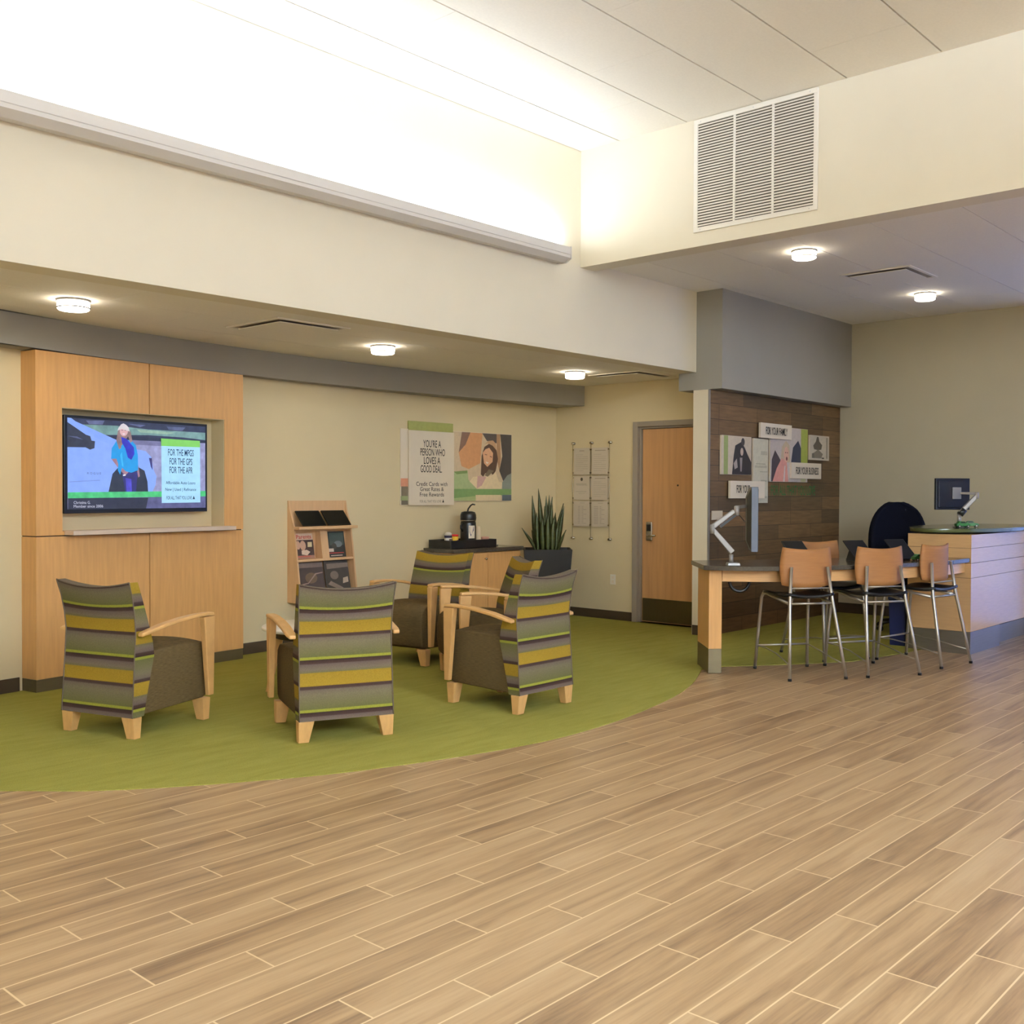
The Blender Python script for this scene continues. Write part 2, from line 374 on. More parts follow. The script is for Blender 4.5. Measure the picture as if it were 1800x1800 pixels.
def ell(cx, cy, rx, ry, n=14): return [(cx+rx*math.cos(2*PI*k/n), cy+ry*math.sin(2*PI*k/n)) for k in range(n)]

# the curved back wall: an arc in plan
WCX, WCY, WR = 7.484, -17.242, 25.056
def arc_y(x, off=0.0): return WCY + math.sqrt((WR-off)**2 - (x-WCX)**2)
def arc_pts(x0, x1, off, n=24):
    R = WR-off; a0 = math.acos((x0-WCX)/R); a1 = math.acos((x1-WCX)/R)
    return [(WCX+R*math.cos(a0+(a1-a0)*k/n), WCY+R*math.sin(a0+(a1-a0)*k/n)) for k in range(n+1)]
def arc_at(x, off):
    """point on the arc whose radial line passes through (x, wall)"""
    y = arc_y(x); d = Vector((x-WCX, y-WCY)).normalized(); return Vector((WCX, WCY)) + d*(WR-off)
def arcslab(x0, x1, off0, off1, z0, z1, n=24, mb=None, mi=0):
    """curved board between two distances from the wall, its ends cut square to the wall"""
    mb = mb or MB(); xs = [x0+(x1-x0)*k/n for k in range(n+1)]
    outer = [arc_at(x, off0) for x in xs]; inner = [arc_at(x, off1) for x in xs]
    for k in range(n):
        pass
    mb._hull([Vector((p.x, p.y, z0)) for p in inner] + [Vector((p.x, p.y, z0)) for p in reversed(outer)],
             [Vector((p.x, p.y, z1)) for p in inner] + [Vector((p.x, p.y, z1)) for p in reversed(outer)], mi)
    return mb
def wallplane(x, off=0.0):
    """tangent plane of the curved wall at x"""
    p = arc_at(x, off); d = Vector((x-WCX, arc_y(x)-WCY, 0)).normalized(); u = Vector((d.y, -d.x, 0))
    return Plane((p.x, p.y, 0), u)

# ================================================================== SETTING
HC, RC, LC = 4.296, 3.37, 2.598       # ceilings: hall, right bay, lounge
XD, X2, X3, Y1 = 9.27, 7.0, 11.7, 5.59
struct(MB().box(-4, 12, -5.2, 8.6, -0.1, 0.0).done('floor', M['floor']))
edge = [(-4, 6.4), (0.6, 6.1), (1.35, 5.6), (1.98, 5.015), (2.25, 4.726), (2.554, 4.497), (2.891, 4.295), (3.255, 4.11), (3.718, 3.955), (4.22, 3.835), (4.663, 3.79), (5.272, 3.832), (6.033, 3.985), (6.529, 4.155), (6.896, 4.327), (7.12, 4.44), (7.363, 4.40), (7.887, 4.02), (8.351, 3.745), (9.113, 3.615), (9.46, 3.58), (9.46, 3.72), (11.69, 3.72)]
def smoothline(p, n=6):
    out = []
    for i in range(len(p)-1):
        a, b_, c, d = [Vector(p[max(0, min(len(p)-1, i+k))]) for k in (-1, 0, 1, 2)]
        for k in range(n):
            t = k/n; out.append(0.5*((2*b_) + (c-a)*t + (2*a-5*b_+4*c-d)*t*t + (3*b_-a-3*c+d)*t**3))
    out.append(Vector(p[-1])); return [(v.x, v.y) for v in out]
cp = smoothline(edge[:16], 6) + edge[16:]
cp = cp + [(11.69, 5.44), (8.84, 5.44), (8.84, 5.62), (9.26, 5.62), (9.26, 7.74)] + [(x, arc_y(x)-0.004) for x in [9.2 - 0.4*k for k in range(22)]] + [(-4, 6.42)]
mbc = MB(); mbc.prism(cp, -0.02, 0.004)
bmesh.ops.triangulate(mbc.bm, faces=[f for f in mbc.bm.faces if len(f.verts) > 4])
struct(mbc.done('floor_carpet', M['carpet']))

# high hall wall above the lounge, and the bulkhead over the right bay
struct(MB().box(-4, 8.825, Y1, Y1+0.2, 2.585, HC+0.1).done('wall_upper', M['wall']))
struct(MB().box(X2, X2+0.2, -5.2, Y1, 3.315, HC+0.1).done('wall_bulkhead', M['wall']))
# hall ceiling: long tiles with open grooves between rows
rows = [Y1, 5.184] + [5.184-0.653*k for k in range(1, 16)]
offs = [1.27, 0.65, 0.02, 1.27, 0.71]
def tiles(x0, x1, rows, offs, z, per=1.907, g=0.006):
    mb = MB()
    for k, (ya, yb) in enumerate(zip(rows, rows[1:])):
        o_ = offs[k % len(offs)]; xs = [x0] + [v for v in [o_ + per*j for j in range(-4, 9)] if x0+0.05 < v < x1-0.05] + [x1]
        for xa, xb in zip(xs, xs[1:]):
            mb.box(xa+0.0012, xb-0.0012, yb+g, ya-g, z, z+0.02)
    return mb
struct(tiles(-4, X2, rows, offs, HC).done('ceiling', M['tile']))
struct(MB().box(-4, X2, -5.2, Y1, HC+0.022, HC+0.1).done('ceiling_backing', M['groove']))
rowsr = [5.6] + [5.184-0.653*k for k in range(16)]
struct(tiles(X2+0.2, X3, rowsr, offs, RC, g=0.003).done('ceiling_bay', M['tile']))
struct(MB().box(X2+0.2, X3+0.2, -5.2, 5.8, RC+0.022, RC+0.1).done('ceiling_bay_backing', M['groove']))
rowsl = [8.3, 7.64, 6.985, 6.33, Y1+0.2]
struct(tiles(-4, XD+0.2, rowsl, offs, LC, g=0.0022).done('ceiling_lounge', M['tile']))
struct(MB().box(-4, XD+0.2, Y1+0.2, 8.4, LC+0.022, LC+0.1).done('ceiling_lounge_backing', M['groove']))
# curved back wall
mb = MB(); pi_ = arc_pts(-3.9, 9.3, 0.0, 40)
mb._hull([Vector((x, y, 0)) for x, y in pi_] + [Vector((x, y+0.2, 0)) for x, y in reversed(pi_)], [Vector((x, y, LC+0.1)) for x, y in pi_] + [Vector((x, y+0.2, LC+0.1)) for x, y in reversed(pi_)], 0)
struct(mb.done('wall_back', M['wall2']))
# grey dropped beam along the curved wall
def beam_y(x): return 7.63 - (x-6.35)**2/(2*14.5)
bx = [-3.0 + (9.27+3.0)*k/40 for k in range(41)]
mb = MB(); fr_ = [(x, beam_y(x) if x > 2.5 else beam_y(2.5) - (2.5-x)*0.2) for x in bx]; bk = [(x, arc_y(x)-0.001) for x in bx]
mb._hull([Vector((x, y, 2.375)) for x, y in fr_] + [Vector((x, y, 2.375)) for x, y in reversed(bk)], [Vector((x, y, LC)) for x, y in fr_] + [Vector((x, y, LC)) for x, y in reversed(bk)], 0)
struct(mb.done('trim_beam', M['grey']))
# door wall with its opening
DY0, DY1, DZ = 5.64, 6.655, 2.165
struct(MB().box(XD, XD+0.18, DY1, 8.3, 0, LC+0.1).box(XD, XD+0.18, 5.60, DY1, DZ, LC+0.1).box(XD, XD+0.18, 5.595, DY0, 0, DZ).done('wall_right', M['wall2']))
mb = MB(); e = 0.02
for (a, b_, z0, z1) in ((DY1-0.065, DY1, 0, DZ), (DY0, DY0+0.05, 0, DZ)): mb.box(XD-e, XD+0.10, a, b_, z0, z1)
mb.box(XD-e, XD+0.10, DY0+0.05, DY1-0.065, DZ-0.055, DZ)
mb.box(XD+0.02, XD+0.10, DY1-0.085, DY1-0.065, 0, DZ-0.055).box(XD+0.02, XD+0.10, DY0+0.05, DY1-0.085, DZ-0.075, DZ-0.055)
door = struct(MB().box(XD+0.045, XD+0.09, DY0+0.055, DY1-0.09, 0.012, DZ-0.08).done('door_1', M['door'], bevel=0.002))
mb.done('door_frame', M['frame'], door, bevel=0.002)
plabel(MB().box(XD+0.041, XD+0.0445, DY0+0.075, DY1-0.10, 0.02, 0.265).done('kick_plate', M['kick'], door), 'dark metal kick plate')
lk = plabel(MB().box(XD+0.018, XD+0.0445, 6.425, 6.505, 0.885, 1.09).done('lock_plate', M['chrome'], door, bevel=0.012, segs=3), 'satin metal keypad lock')
MB().box(XD+0.013, XD+0.0175, 6.44, 6.49, 0.99, 1.06).done('keypad', M['black'], lk, bevel=0.002)
MB().tube([(XD+0.017, 6.455, 0.945), (XD-0.02, 6.455, 0.945), (XD-0.035, 6.44, 0.945), (XD-0.038, 6.34, 0.945)], 0.011, 10).done('lever', M['chrome'], lk)
MB().lathe([(0.008, 0), (0.011, 0.002), (0.008, 0.006)], n=12).done('peephole', M['black'], door).matrix_local = Matrix.Translation((XD+0.0445, 6.115, 1.48)) @ Matrix.Rotation(-PI/2, 4, 'Y')
# partition end with the dark plank wall, grey soffit box above it
struct(MB().box(8.825, X3, 5.452, Y1+0.03, 0, 2.41).done('wall_partition', M['wall']))
struct(MB().box(8.845, X3, 5.435, 5.451, 0.0, 2.41).done('wall_plank', M['darkwood']))
struct(MB().box(8.825, 8.843, 5.436, 5.4515, 0.1, 2.41).done('trim_edge', M['silver']))
struct(MB().box(8.825, X3, 5.30, Y1+0.2, 2.412, RC+0.02).done('wall_soffit', M['grey']))
# far end wall with a tall daylight window beyond the right edge of the view
struct(MB().box(X3, X3+0.2, 2.95, 5.8, 0, RC+0.1).box(X3, X3+0.2, -5.2, -3.75, 0, RC+0.1).box(X3, X3+0.2, -3.75, 2.95, -0.05, 0.0).box(X3, X3+0.2, -3.75, 2.95, 2.8, RC+0.1).done('wall_far', M['wall3']))
wn = struct(MB().box(X3+0.05, X3+0.07, -3.7, 2.9, 0.03, 2.75).done('window_1', M['win']))
mb = MB()
for y_ in (-3.75, -2.1, -0.45, 1.2, 2.9): mb.box(X3+0.0, X3+0.12, y_, y_+0.05, 0.001, 2.8)
mb.box(X3, X3+0.12, -3.7, 2.9, 0.001, 0.03).box(X3, X3+0.12, -3.7, 2.9, 2.75, 2.8)
mb.done('window_frame', M['frame'], wn)
# the rest of the hall, behind the camera
struct(MB().box(-4.2, -4, -5.2, 8.6, 0, HC+0.1).done('wall_left', M['wall']))
struct(MB().box(-4.2, X3+0.2, -5.4, -5.2, 0, HC+0.1).done('wall_front', M['wall']))
# baseboards
def base_seg(name, poly, z1=0.1): return struct(MB().prism(poly, 0.0, z1).done(name, M['base']))
def base_arc(x0, x1, name):
    a = [arc_at(x0+(x1-x0)*k/16, 0.001) for k in range(17)]; b_ = [arc_at(x0+(x1-x0)*k/16, 0.012) for k in range(17)]
    return base_seg(name, [(p.x, p.y) for p in b_] + [(p.x, p.y) for p in reversed(a)])
base_arc(-3.5, 3.06, 'baseboard_back'); base_arc(4.96, 9.25, 'baseboard_back')
base_seg('baseboard_right', [(XD-0.012, DY1+0.001), (XD-0.001, DY1+0.001), (XD-0.001, 7.72), (XD-0.012, 7.72)])
base_seg('baseboard_far', [(X3-0.012, 3.9), (X3-0.001, 3.9), (X3-0.001, 5.43), (X3-0.012, 5.43)], 0.12)
base_seg('baseboard_partition', [(8.813, 5.44), (8.824, 5.44), (8.824, 5.61), (8.813, 5.61)])

# ================================================================== FIXTURES ON WALLS AND CEILINGS
# linear cove fixture
cv = thing('linear_cove_light', 'long grey uplight trough running along the high cream wall', 'light fixture', (6.69, 5.59, 3.30))
mb = MB(); prof = [(5.589, 3.30), (5.50, 3.29), (5.44, 3.322), (5.44, 3.345), (5.436, 3.349), (5.436, 3.408), (5.446, 3.412), (5.446, 3.36), (5.589, 3.36)]
mb.extr([(-3.3, y, z) for y, z in prof], (9.98, 0, 0)); mb.done('trough', M['trough'], cv, world=True)
MB().box(-3.3, 6.66, 5.455, 5.58, 3.361, 3.372).done('reflector', M['white'], cv, world=True)
MB().extr([(6.681, y, z) for y, z in ((5.589, 3.295), (5.49, 3.285), (5.432, 3.316), (5.432, 3.414), (5.589, 3.414))], (0.008, 0, 0)).done('end_cap', M['trough'], cv, world=True)
# big return-air grille on the bulkhead
gr = thing('air_grille', 'large white louvred return air grille high on the cream bulkhead', 'air vent', (X2, 3.95, 3.42))
gy0, gy1, gz0, gz1 = 3.433, 4.462, 3.422, 4.288
mb = MB(); x0, x1 = X2-0.014, X2-0.0005
mb.box(x0, x1, gy0, gy1, gz0, gz0+0.036).box(x0, x1, gy0, gy1, gz1-0.036, gz1).box(x0, x1, gy0, gy0+0.032, gz0+0.036, gz1-0.036).box(x0, x1, gy1-0.034, gy1, gz0+0.036, gz1-0.036)
mb.done('grille_frame', M['white'], gr, world=True, bevel=0.002)
MB().box(X2-0.0015, X2-0.0004, gy0+0.03, gy1-0.03, gz0+0.034, gz1-0.034).done('backing', M['groove'], gr, world=True)
mb = MB(); ns = 37
for k in range(ns):
    z = gz0+0.04 + (gz1-gz0-0.08)*(k+0.5)/ns
    mb.extr([(X2-0.012, gy0+0.03, z-0.0065), (X2-0.010, gy0+0.03, z-0.0075), (X2-0.002, gy0+0.03, z+0.0055), (X2-0.004, gy0+0.03, z+0.0065)], (0, gy1-gy0-0.062, 0))
mb.done('louvers', M['white'], gr, world=True)
for q in (1, 2):
    y_ = gy0+0.032 + (gy1-gy0-0.066)*q/3
    MB().box(X2-0.0135, X2-0.003, y_-0.008, y_+0.008, gz0+0.036, gz1-0.036).done('mullion', M['white'], gr, world=True)
for z in (gz0+0.018, gz1-0.018):
    for f_ in (0.06, 0.5, 0.94): MB().ball((X2-0.0145, gy0+(gy1-gy0)*f_, z), 0.002, 0.006, 0.006, n=8).done('screw', M['trough'], gr, world=True)
# drum ceiling lights
dl0 = thing('drum_ceiling_light', 'lit white drum light on the lounge ceiling, left of the others', 'ceiling light', (3.02, 6.48, LC), 0, 'drum lights of the lounge ceiling')
MB().lathe([(0.001, -0.012), (0.098, -0.012), (0.102, -0.010), (0.102, 0.0), (0.001, 0.0)], n=32).done('mounting_ring', M['silver'], dl0)
MB().lathe([(0.001, -0.066), (0.085, -0.066), (0.094, -0.060), (0.097, -0.050), (0.097, -0.014), (0.001, -0.013)], n=32).done('diffuser', M['lamp'], dl0)
MB().lathe([(0.0975, -0.055), (0.1005, -0.055), (0.1005, -0.048), (0.0975, -0.048)], n=32).done('rim', M['silver'], dl0)
for loc, lab, grp in (((5.655, 6.585, LC), 'lit white drum light at the middle of the lounge ceiling row', 'drum lights of the lounge ceiling'), ((8.11, 6.54, LC), 'lit white drum light on the lounge ceiling nearest the door wall', 'drum lights of the lounge ceiling'),
                      ((7.90, 3.99, RC), 'lit white drum light on the bay ceiling, below the air grille', 'drum lights of the bay ceiling'), ((10.36, 3.945, RC), 'lit white drum light on the bay ceiling, nearer the far wall', 'drum lights of the bay ceiling')):
    o = dup(dl0, loc, 0, lab); o['group'] = grp
for i, (x, y, z) in enumerate(((3.02, 6.48, LC), (5.655, 6.585, LC), (8.11, 6.54, LC), (7.90, 3.99, RC), (10.36, 3.945, RC))):
    l = bpy.data.lights.new('drum_lamp', 'AREA'); l.shape = 'DISK'; l.size = 0.17; l.energy = 3.6 if i < 3 else 3.0; l.color = (1.0, 0.83, 0.55)
    o = bpy.data.objects.new('drum_lamp', l); C.objects.link(o); o.location = (x, y, z-0.070)
# square ceiling diffusers
def diffuser(x, y, z, label, s=0.32, rz=0):
    t = thing('ceiling_air_diffuser', label, 'air vent', (x, y, z), rz)
    mb = MB(); 
    for a0, a1, b0, b1 in ((-s, s, -s, -s+0.03), (-s, s, s-0.03, s), (-s, -s+0.03, -s+0.03, s-0.03), (s-0.03, s, -s+0.03, s-0.03)): mb.box(a0, a1, b0, b1, -0.008, -0.0005)
    mb.done('diffuser_frame', M['tile'], t)
    MB().box(-s+0.03, s-0.03, -s+0.03, s-0.03, -0.003, -0.0004).done('throat', M['frame'], t)
    mb = MB(); s2 = s-0.065; mb.box(-s2, s2, -s2, s2, -0.019, -0.014)
    for sx in (-1, 1): mb.box(sx*0.1-0.004, sx*0.1+0.004, -0.004, 0.004, -0.014, -0.003)
    mb.done('centre_plate', M['tile'], t)
    return t
diffuser(4.56, 6.36, LC, 'square white air diffuser in the lounge ceiling between two drum lights')
diffuser(8.74, 6.30, LC, 'square white air diffuser in the lounge ceiling by the door wall')
diffuser(9.30, 3.87, RC, 'square white air diffuser in the bay ceiling above the bar stools')

# ================================================================== MEDIA WALL
mw = thing('media_wall', 'maple clad media wall with recessed screen niche on the curved cream wall', 'wall panel', (4.0, arc_y(4.0)-0.1, 0))
O = 0.17; zt = 2.366
px0, px1, nx0, nx1, nz0, nz1, gx = 3.085, 4.915, 3.285, 4.725, 1.112, 1.985, 4.012
gz = 1.082
arcslab(px0, px1, 0.002, O-0.004, 0.002, 0.09).done('plinth', M['oliveb'], mw, world=True)
g = 0.004
arcslab(px0, gx-g, 0.002, O, 0.092, gz-g, 14).done('lower_panel', M['maple'], mw, world=True)
arcslab(gx+g, px1, 0.002, O, 0.092, gz-g, 14).done('lower_panel', M['maple'], mw, world=True)
mb = arcslab(px0, nx0, 0.002, O, gz+g, zt, 4); arcslab(nx0, gx-g, 0.002, O, nz1, zt, 10, mb); mb.done('upper_panel', M['maple'], mw, world=True)
mb = arcslab(nx1, px1, 0.002, O, gz+g, zt, 4); arcslab(gx+g, nx1, 0.002, O, nz1, zt, 10, mb); mb.done('upper_panel', M['maple'], mw, world=True)
arcslab(nx0+0.001, nx1-0.001, 0.003, O-0.002, gz+g, nz0, 12).done('niche_sill', M['maple'], mw, world=True)
mb = arcslab(px0+0.004, px1-0.004, 0.004, O-0.02, gz-g, gz+g, 14); arcslab(gx-g, gx+g, 0.004, O-0.02, 0.092, gz-g, 2, mb); arcslab(gx-g, gx+g, 0.004, O-0.02, nz1, zt, 2, mb)
mb.done('reveal_joint', M['line'], mw, world=True)
plabel(arcslab(nx0+0.001, nx1-0.001, 0.001, 0.006, nz0, nz1, 12).done('niche_back', M['wall2'], mw, world=True), 'cream painted back of the niche')
mb = arcslab(nx1-0.004, nx1-0.0005, 0.006, O-0.004, nz0, nz1, 1); arcslab(nx0+0.0005, nx0+0.004, 0.006, O-0.004, nz0, nz1, 1, mb); arcslab(nx0+0.004, nx1-0.004, 0.006, O-0.004, nz1-0.004, nz1-0.0005, 12, mb)
plabel(mb.done('niche_lining', M['wall2'], mw, world=True), 'cream painted niche sides')
arcslab(3.30, 4.76, O+0.0005, 0.275, 1.086, 1.117, 12).done('ledge', M['shelf'], mw, world=True, bevel=0.002)

# wall mounted screen
A_, B_ = arc_at(3.345, 0.105), arc_at(4.603, 0.105)
tvp = Plane((A_.x, A_.y, 1.236), (B_.x-A_.x, B_.y-A_.y, 0)); TW = (B_-A_).length; TH = 0.705
tv = thing('wall_screen', 'wide black framed screen showing an auto loan advert in the niche', 'television', tuple(tvp.p(TW/2, 0, -0.03)))
slab(tvp, 0, TW, 0, TH, -0.045, 0.0).done('housing', M['black'], tv, world=True, bevel=0.003)
slab(tvp, TW/2-0.2, TW/2+0.2, 0.2, 0.5, -0.098, -0.046).done('wall_bracket', M['black'], tv, world=True)
b0, b1, c0, c1 = 0.024, TW-0.020, 0.030, TH-0.020
def tvc(x, y):
    u = (x-147)/1515.0; top = 140+(x-147)*0.0594; v = (y-top)/(1166-top)
    return b0+(b1-b0)*min(1, max(0, u)), c1-(c1-c0)*min(1, max(0, v))
TVS = [((150, 150, 190), [(147, 100), (1662, 100), (1662, 1200), (147, 1200)]),
 ((46, 50, 70), [(147, 100), (1662, 100), (1662, 410), (147, 470)]),
 ((98, 104, 140), [(330, 170), (520, 170), (500, 215), (360, 210)]), ((90, 96, 130), [(760, 200), (960, 215), (900, 240)]), ((84, 90, 120), [(1200, 230), (1420, 240), (1380, 280), (1220, 265)]),
 ((116, 152, 146), [(300, 215), (640, 225), (1000, 265), (1662, 300), (1662, 385), (1400, 355), (1000, 330), (430, 330)]),
 ((150, 182, 160), [(860, 265), (1100, 280), (1300, 300), (1200, 320), (900, 300)]),
 ((38, 42, 56), [(430, 335), (900, 350), (1662, 395), (1662, 420), (1130, 400), (470, 372)]),
 ((118, 116, 152), [(450, 372), (1130, 400), (1140, 455), (600, 425), (500, 415)]),
 ((136, 168, 250), [(147, 120), (185, 145), (480, 400), (600, 440), (860, 490), (960, 512), (1022, 580), (1045, 720), (1080, 800), (1068, 900), (1030, 985), (147, 985)]),
 ((46, 48, 56), [(147, 190), (330, 330), (372, 345), (385, 395), (420, 402), (415, 480), (370, 497), (325, 472), (147, 470)]),
 ((88, 92, 120), [(150, 345), (240, 350), (300, 385), (230, 368)]),
 ((40, 44, 48), [(555, 985), (600, 770), (655, 705), (870, 690), (945, 735), (978, 860), (985, 985)]),
 ((60, 52, 110), [(995, 590), (1028, 592), (1036, 730), (1016, 690)]),
 ((110, 130, 200), [(165, 856), (470, 838), (470, 844), (165, 862)]),
 ((46, 42, 108), [(700, 760), (870, 745), (850, 985), (735, 985)]), ((74, 66, 190), [(735, 815), (800, 830), (806, 985), (750, 985)]),
 ((158, 118, 128), [(588, 600), (640, 598), (690, 680), (770, 750), (735, 790), (690, 740), (650, 690)]), ((150, 112, 124), [(855, 590), (880, 690), (893, 800), (875, 812), (856, 700)]),
 ((24, 150, 222), [(585, 600), (592, 480), (640, 400), (700, 380), (800, 390), (850, 445), (872, 560), (875, 728), (800, 758), (740, 742), (700, 700), (680, 780), (655, 730), (660, 660), (640, 598)]),
 ((60, 180, 240), [(680, 560), (700, 520), (715, 690), (700, 680)]),
 ((146, 118, 112), [(640, 390), (655, 300), (668, 258), (700, 215), (755, 225), (795, 300), (812, 400), (790, 420), (765, 340), (700, 345), (690, 480), (668, 490)]),
 ((44, 44, 188), [(692, 352), (748, 372), (828, 470), (834, 545), (800, 612), (762, 585), (735, 480), (700, 420)]),
 ((216, 170, 170), ell(720, 285, 44, 58)), ((240, 230, 235), [(700, 312), (735, 312), (722, 328)]),
 ((96, 70, 78), [(693, 272), (710, 272), (710, 278), (693, 278)]), ((96, 70, 78), [(728, 274), (745, 274), (745, 280), (728, 280)]),
 ((212, 204, 206), [(652, 280), (662, 250), (690, 210), (716, 198), (745, 215), (772, 245), (782, 290), (740, 245), (690, 245)]),
 ((240, 240, 245), [(708, 780), (735, 775), (738, 790), (712, 795)]),
 ((44, 44, 52), [(147, 1040), (985, 1040), (960, 1200), (147, 1200)]), ((92, 92, 134), [(985, 1036), (1662, 1030), (1662, 1200), (960, 1200)]),
 ((74, 192, 112), [(147, 975), (1662, 972), (1662, 1034), (147, 1042)]),
 ((168, 218, 252), [(1133, 452), (1594, 468), (1597, 1104), (1137, 1106)]), ((128, 206, 84), [(1130, 366), (1591, 394), (1594, 468), (1133, 452)]),
 ((30, 60, 84), [(1500, 1066), (1516, 1026), (1530, 1066)])]
screen = picture('screen', tvp, TVS, tvc, scr, tv, d=0.0008, step=0.00012)
def tvrow(s, xc, y, h, w_):
    u, v = tvc(xc, y); k = (b1-b0)/1515.0
    return (s, u, v, h*0.00077, w_*k)
wordrows('screen_lettering', [tvrow('FOR THE MPGS', 1362, 566, 66, 305), tvrow('FOR THE GPS', 1362, 668, 66, 270), tvrow('FOR THE APR', 1364, 766, 66, 275), tvrow('Affordable Auto Loans', 1358, 892, 30, 350),
      tvrow('New | Used | Refinance', 1360, 968, 30, 365), tvrow('FOR ALL THAT YOU LOVE', 1340, 1066, 34, 300), ], tvp, scr((24, 52, 78)), tv, d=0.0062, bold=0.008)
wordrows('screen_caption', [tvrow('Christina G.', 286, 1106, 26, 168), tvrow('Member since 2006', 350, 1148, 26, 296)], tvp, scr((200, 200, 215)), tv, d=0.0062)
words('car_badge', [tvrow('R O G U E', 408, 775, 20, 140)], tvp, scr((70, 84, 130)), tv, d=0.0062)

# ================================================================== POSTERS ON THE CURVED WALL
def wboard(name, x0, x1, z0, z1, d0, d1, mat_, parent):
    pl = wallplane((x0+x1)/2); h = (x1-x0)/2
    return slab(pl, -h, h, z0, z1, d0+h*h/50, d1+h*h/50).done(name, mat_, parent, world=True)
ps = thing('credit_card_poster', 'layered wall poster reading You\'re a person who loves a good deal', 'poster', (7.6, arc_y(7.6), 1.27))
wboard('side_strip', 6.925, 7.04, 1.27, 2.03, 0.001, 0.012, M['paper'], ps)
sp = wallplane(6.98, 0.0003)
picture('side_print', sp, [((214, 150, 120), [(-0.052, 1.455), (0.05, 1.455), (0.05, 1.535), (-0.052, 1.535)]), ((124, 112, 90), [(-0.045, 1.36), (0.05, 1.36), (0.05, 1.455), (-0.045, 1.455)]), ((150, 158, 110), [(-0.052, 1.315), (0.05, 1.315), (0.05, 1.36), (-0.052, 1.36)]), ((110, 100, 82), [(-0.045, 1.272), (0.05, 1.272), (0.05, 1.315), (-0.045, 1.315)])], lambda a, b_: (a, b_), flat, ps, d=0.0128)
plabel(wboard('green_header', 7.03, 7.655, 1.98, 2.112, 0.001, 0.016, flat((156, 158, 88)), ps), 'lime green header strip')
wboard('photo_panel', 7.62, 8.54, 1.305, 2.037, 0.001, 0.014, M['paper'], ps)
wboard('text_card', 7.022, 7.655, 1.266, 2.018, 0.018, 0.032, M['paper'], ps)
tp = wallplane(7.338, 0.034)
wordrows('headline_lettering', [("YOU'RE A", 0.0, 1.855, 0.072, 0.25), ('PERSON WHO', 0.01, 1.77, 0.072, 0.345), ('LOVES A', 0.0, 1.685, 0.072, 0.23), ('GOOD DEAL.', -0.01, 1.60, 0.072, 0.30)], tp, M['ink'], ps, bold=0.004)
wordrows('subhead_lettering', [('Credit Cards with', 0.0, 1.462, 0.042, 0.44), ('Great Rates &', 0.0, 1.41, 0.042, 0.33), ('Free Rewards', 0.0, 1.355, 0.042, 0.34)], tp, M['ink'], ps)
words('slogan_lettering', [('FOR ALL THAT YOU LOVE', -0.02, 1.293, 0.026, 0.30)], tp, M['inkg'], ps)
picture('tree_mark', tp, [((28, 26, 22), [(0.145, 1.293), (0.158, 1.328), (0.171, 1.293)])], lambda a, b_: (a, b_), flat, ps, d=0.002)
pp = wallplane(8.08, 0.0183)
def pc(x, y):
    u = (x-877)/783.0; top = 283+(x-877)*0.034; v = (y-top)/(1203-top)
    return -0.425+0.883*u, 2.033-0.724*min(1, max(0, v))
PHS = [((208, 186, 156), [(877, 200), (1658, 200), (1658, 1300), (877, 1300)]),
 ((208, 152, 106), [(1000, 250), (1260, 250), (1230, 700), (1080, 780), (985, 740), (950, 560)]), ((122, 92, 76), [(990, 250), (1100, 250), (1040, 450), (950, 560)]),
 ((84, 74, 68), [(1255, 250), (1455, 250), (1460, 430), (1320, 400)]), ((72, 64, 58), [(1500, 250), (1658, 250), (1658, 830), (1545, 940), (1490, 800), (1530, 600)]),
 ((168, 130, 96), [(1450, 250), (1500, 250), (1510, 640), (1490, 800), (1455, 640)]),
 ((134, 140, 128), [(1530, 960), (1600, 860), (1658, 830), (1658, 1045), (1530, 1045)]),
 ((168, 182, 132), [(877, 830), (1065, 800), (1075, 920), (1185, 1045), (877, 1045)]), ((120, 140, 84), [(885, 815), (1060, 798), (1060, 835), (925, 850)]),
 ((86, 62, 48), [(1238, 850), (1248, 600), (1285, 480), (1370, 420), (1440, 470), (1470, 640), (1440, 800), (1400, 860), (1340, 770), (1270, 880)]),
 ((192, 152, 116), [(1290, 440), (1340, 398), (1400, 390), (1438, 430), (1448, 520), (1395, 460), (1330, 430)]),
 ((228, 208, 172), [(1190, 1045), (1090, 945), (1140, 880), (1300, 880), (1390, 860), (1440, 815), (1475, 940), (1530, 960), (1520, 1045)]),
 ((120, 104, 82), [(1290, 860), (1345, 780), (1415, 800), (1330, 880)]),
 ((206, 166, 160), [(1195, 870), (1310, 885), (1250, 1000), (1185, 1035)]),
 ((220, 170, 134), [(1262, 560), (1300, 510), (1350, 490), (1402, 560), (1395, 680), (1325, 748), (1280, 700)]),
 ((90, 58, 44), [(1290, 575), (1320, 582), (1320, 590), (1290, 584)]), ((90, 58, 44), [(1360, 600), (1388, 612), (1386, 622), (1358, 610)]), ((236, 226, 214), [(1300, 675), (1345, 690), (1320, 708)]),
 ((122, 150, 92), [(877, 1045), (1658, 1045), (1658, 1122), (877, 1168)]), ((164, 174, 118), [(877, 1168), (1170, 1140), (1170, 1300), (877, 1300)]),
 ((226, 206, 168), [(1170, 1125), (1510, 1125), (1510, 1300), (1170, 1300)]), ((94, 102, 106), [(1528, 1125), (1658, 1125), (1658, 1300), (1528, 1300)])]
picture('photo_print', pp, PHS, pc, flat, ps, d=0.001, step=0.00012)

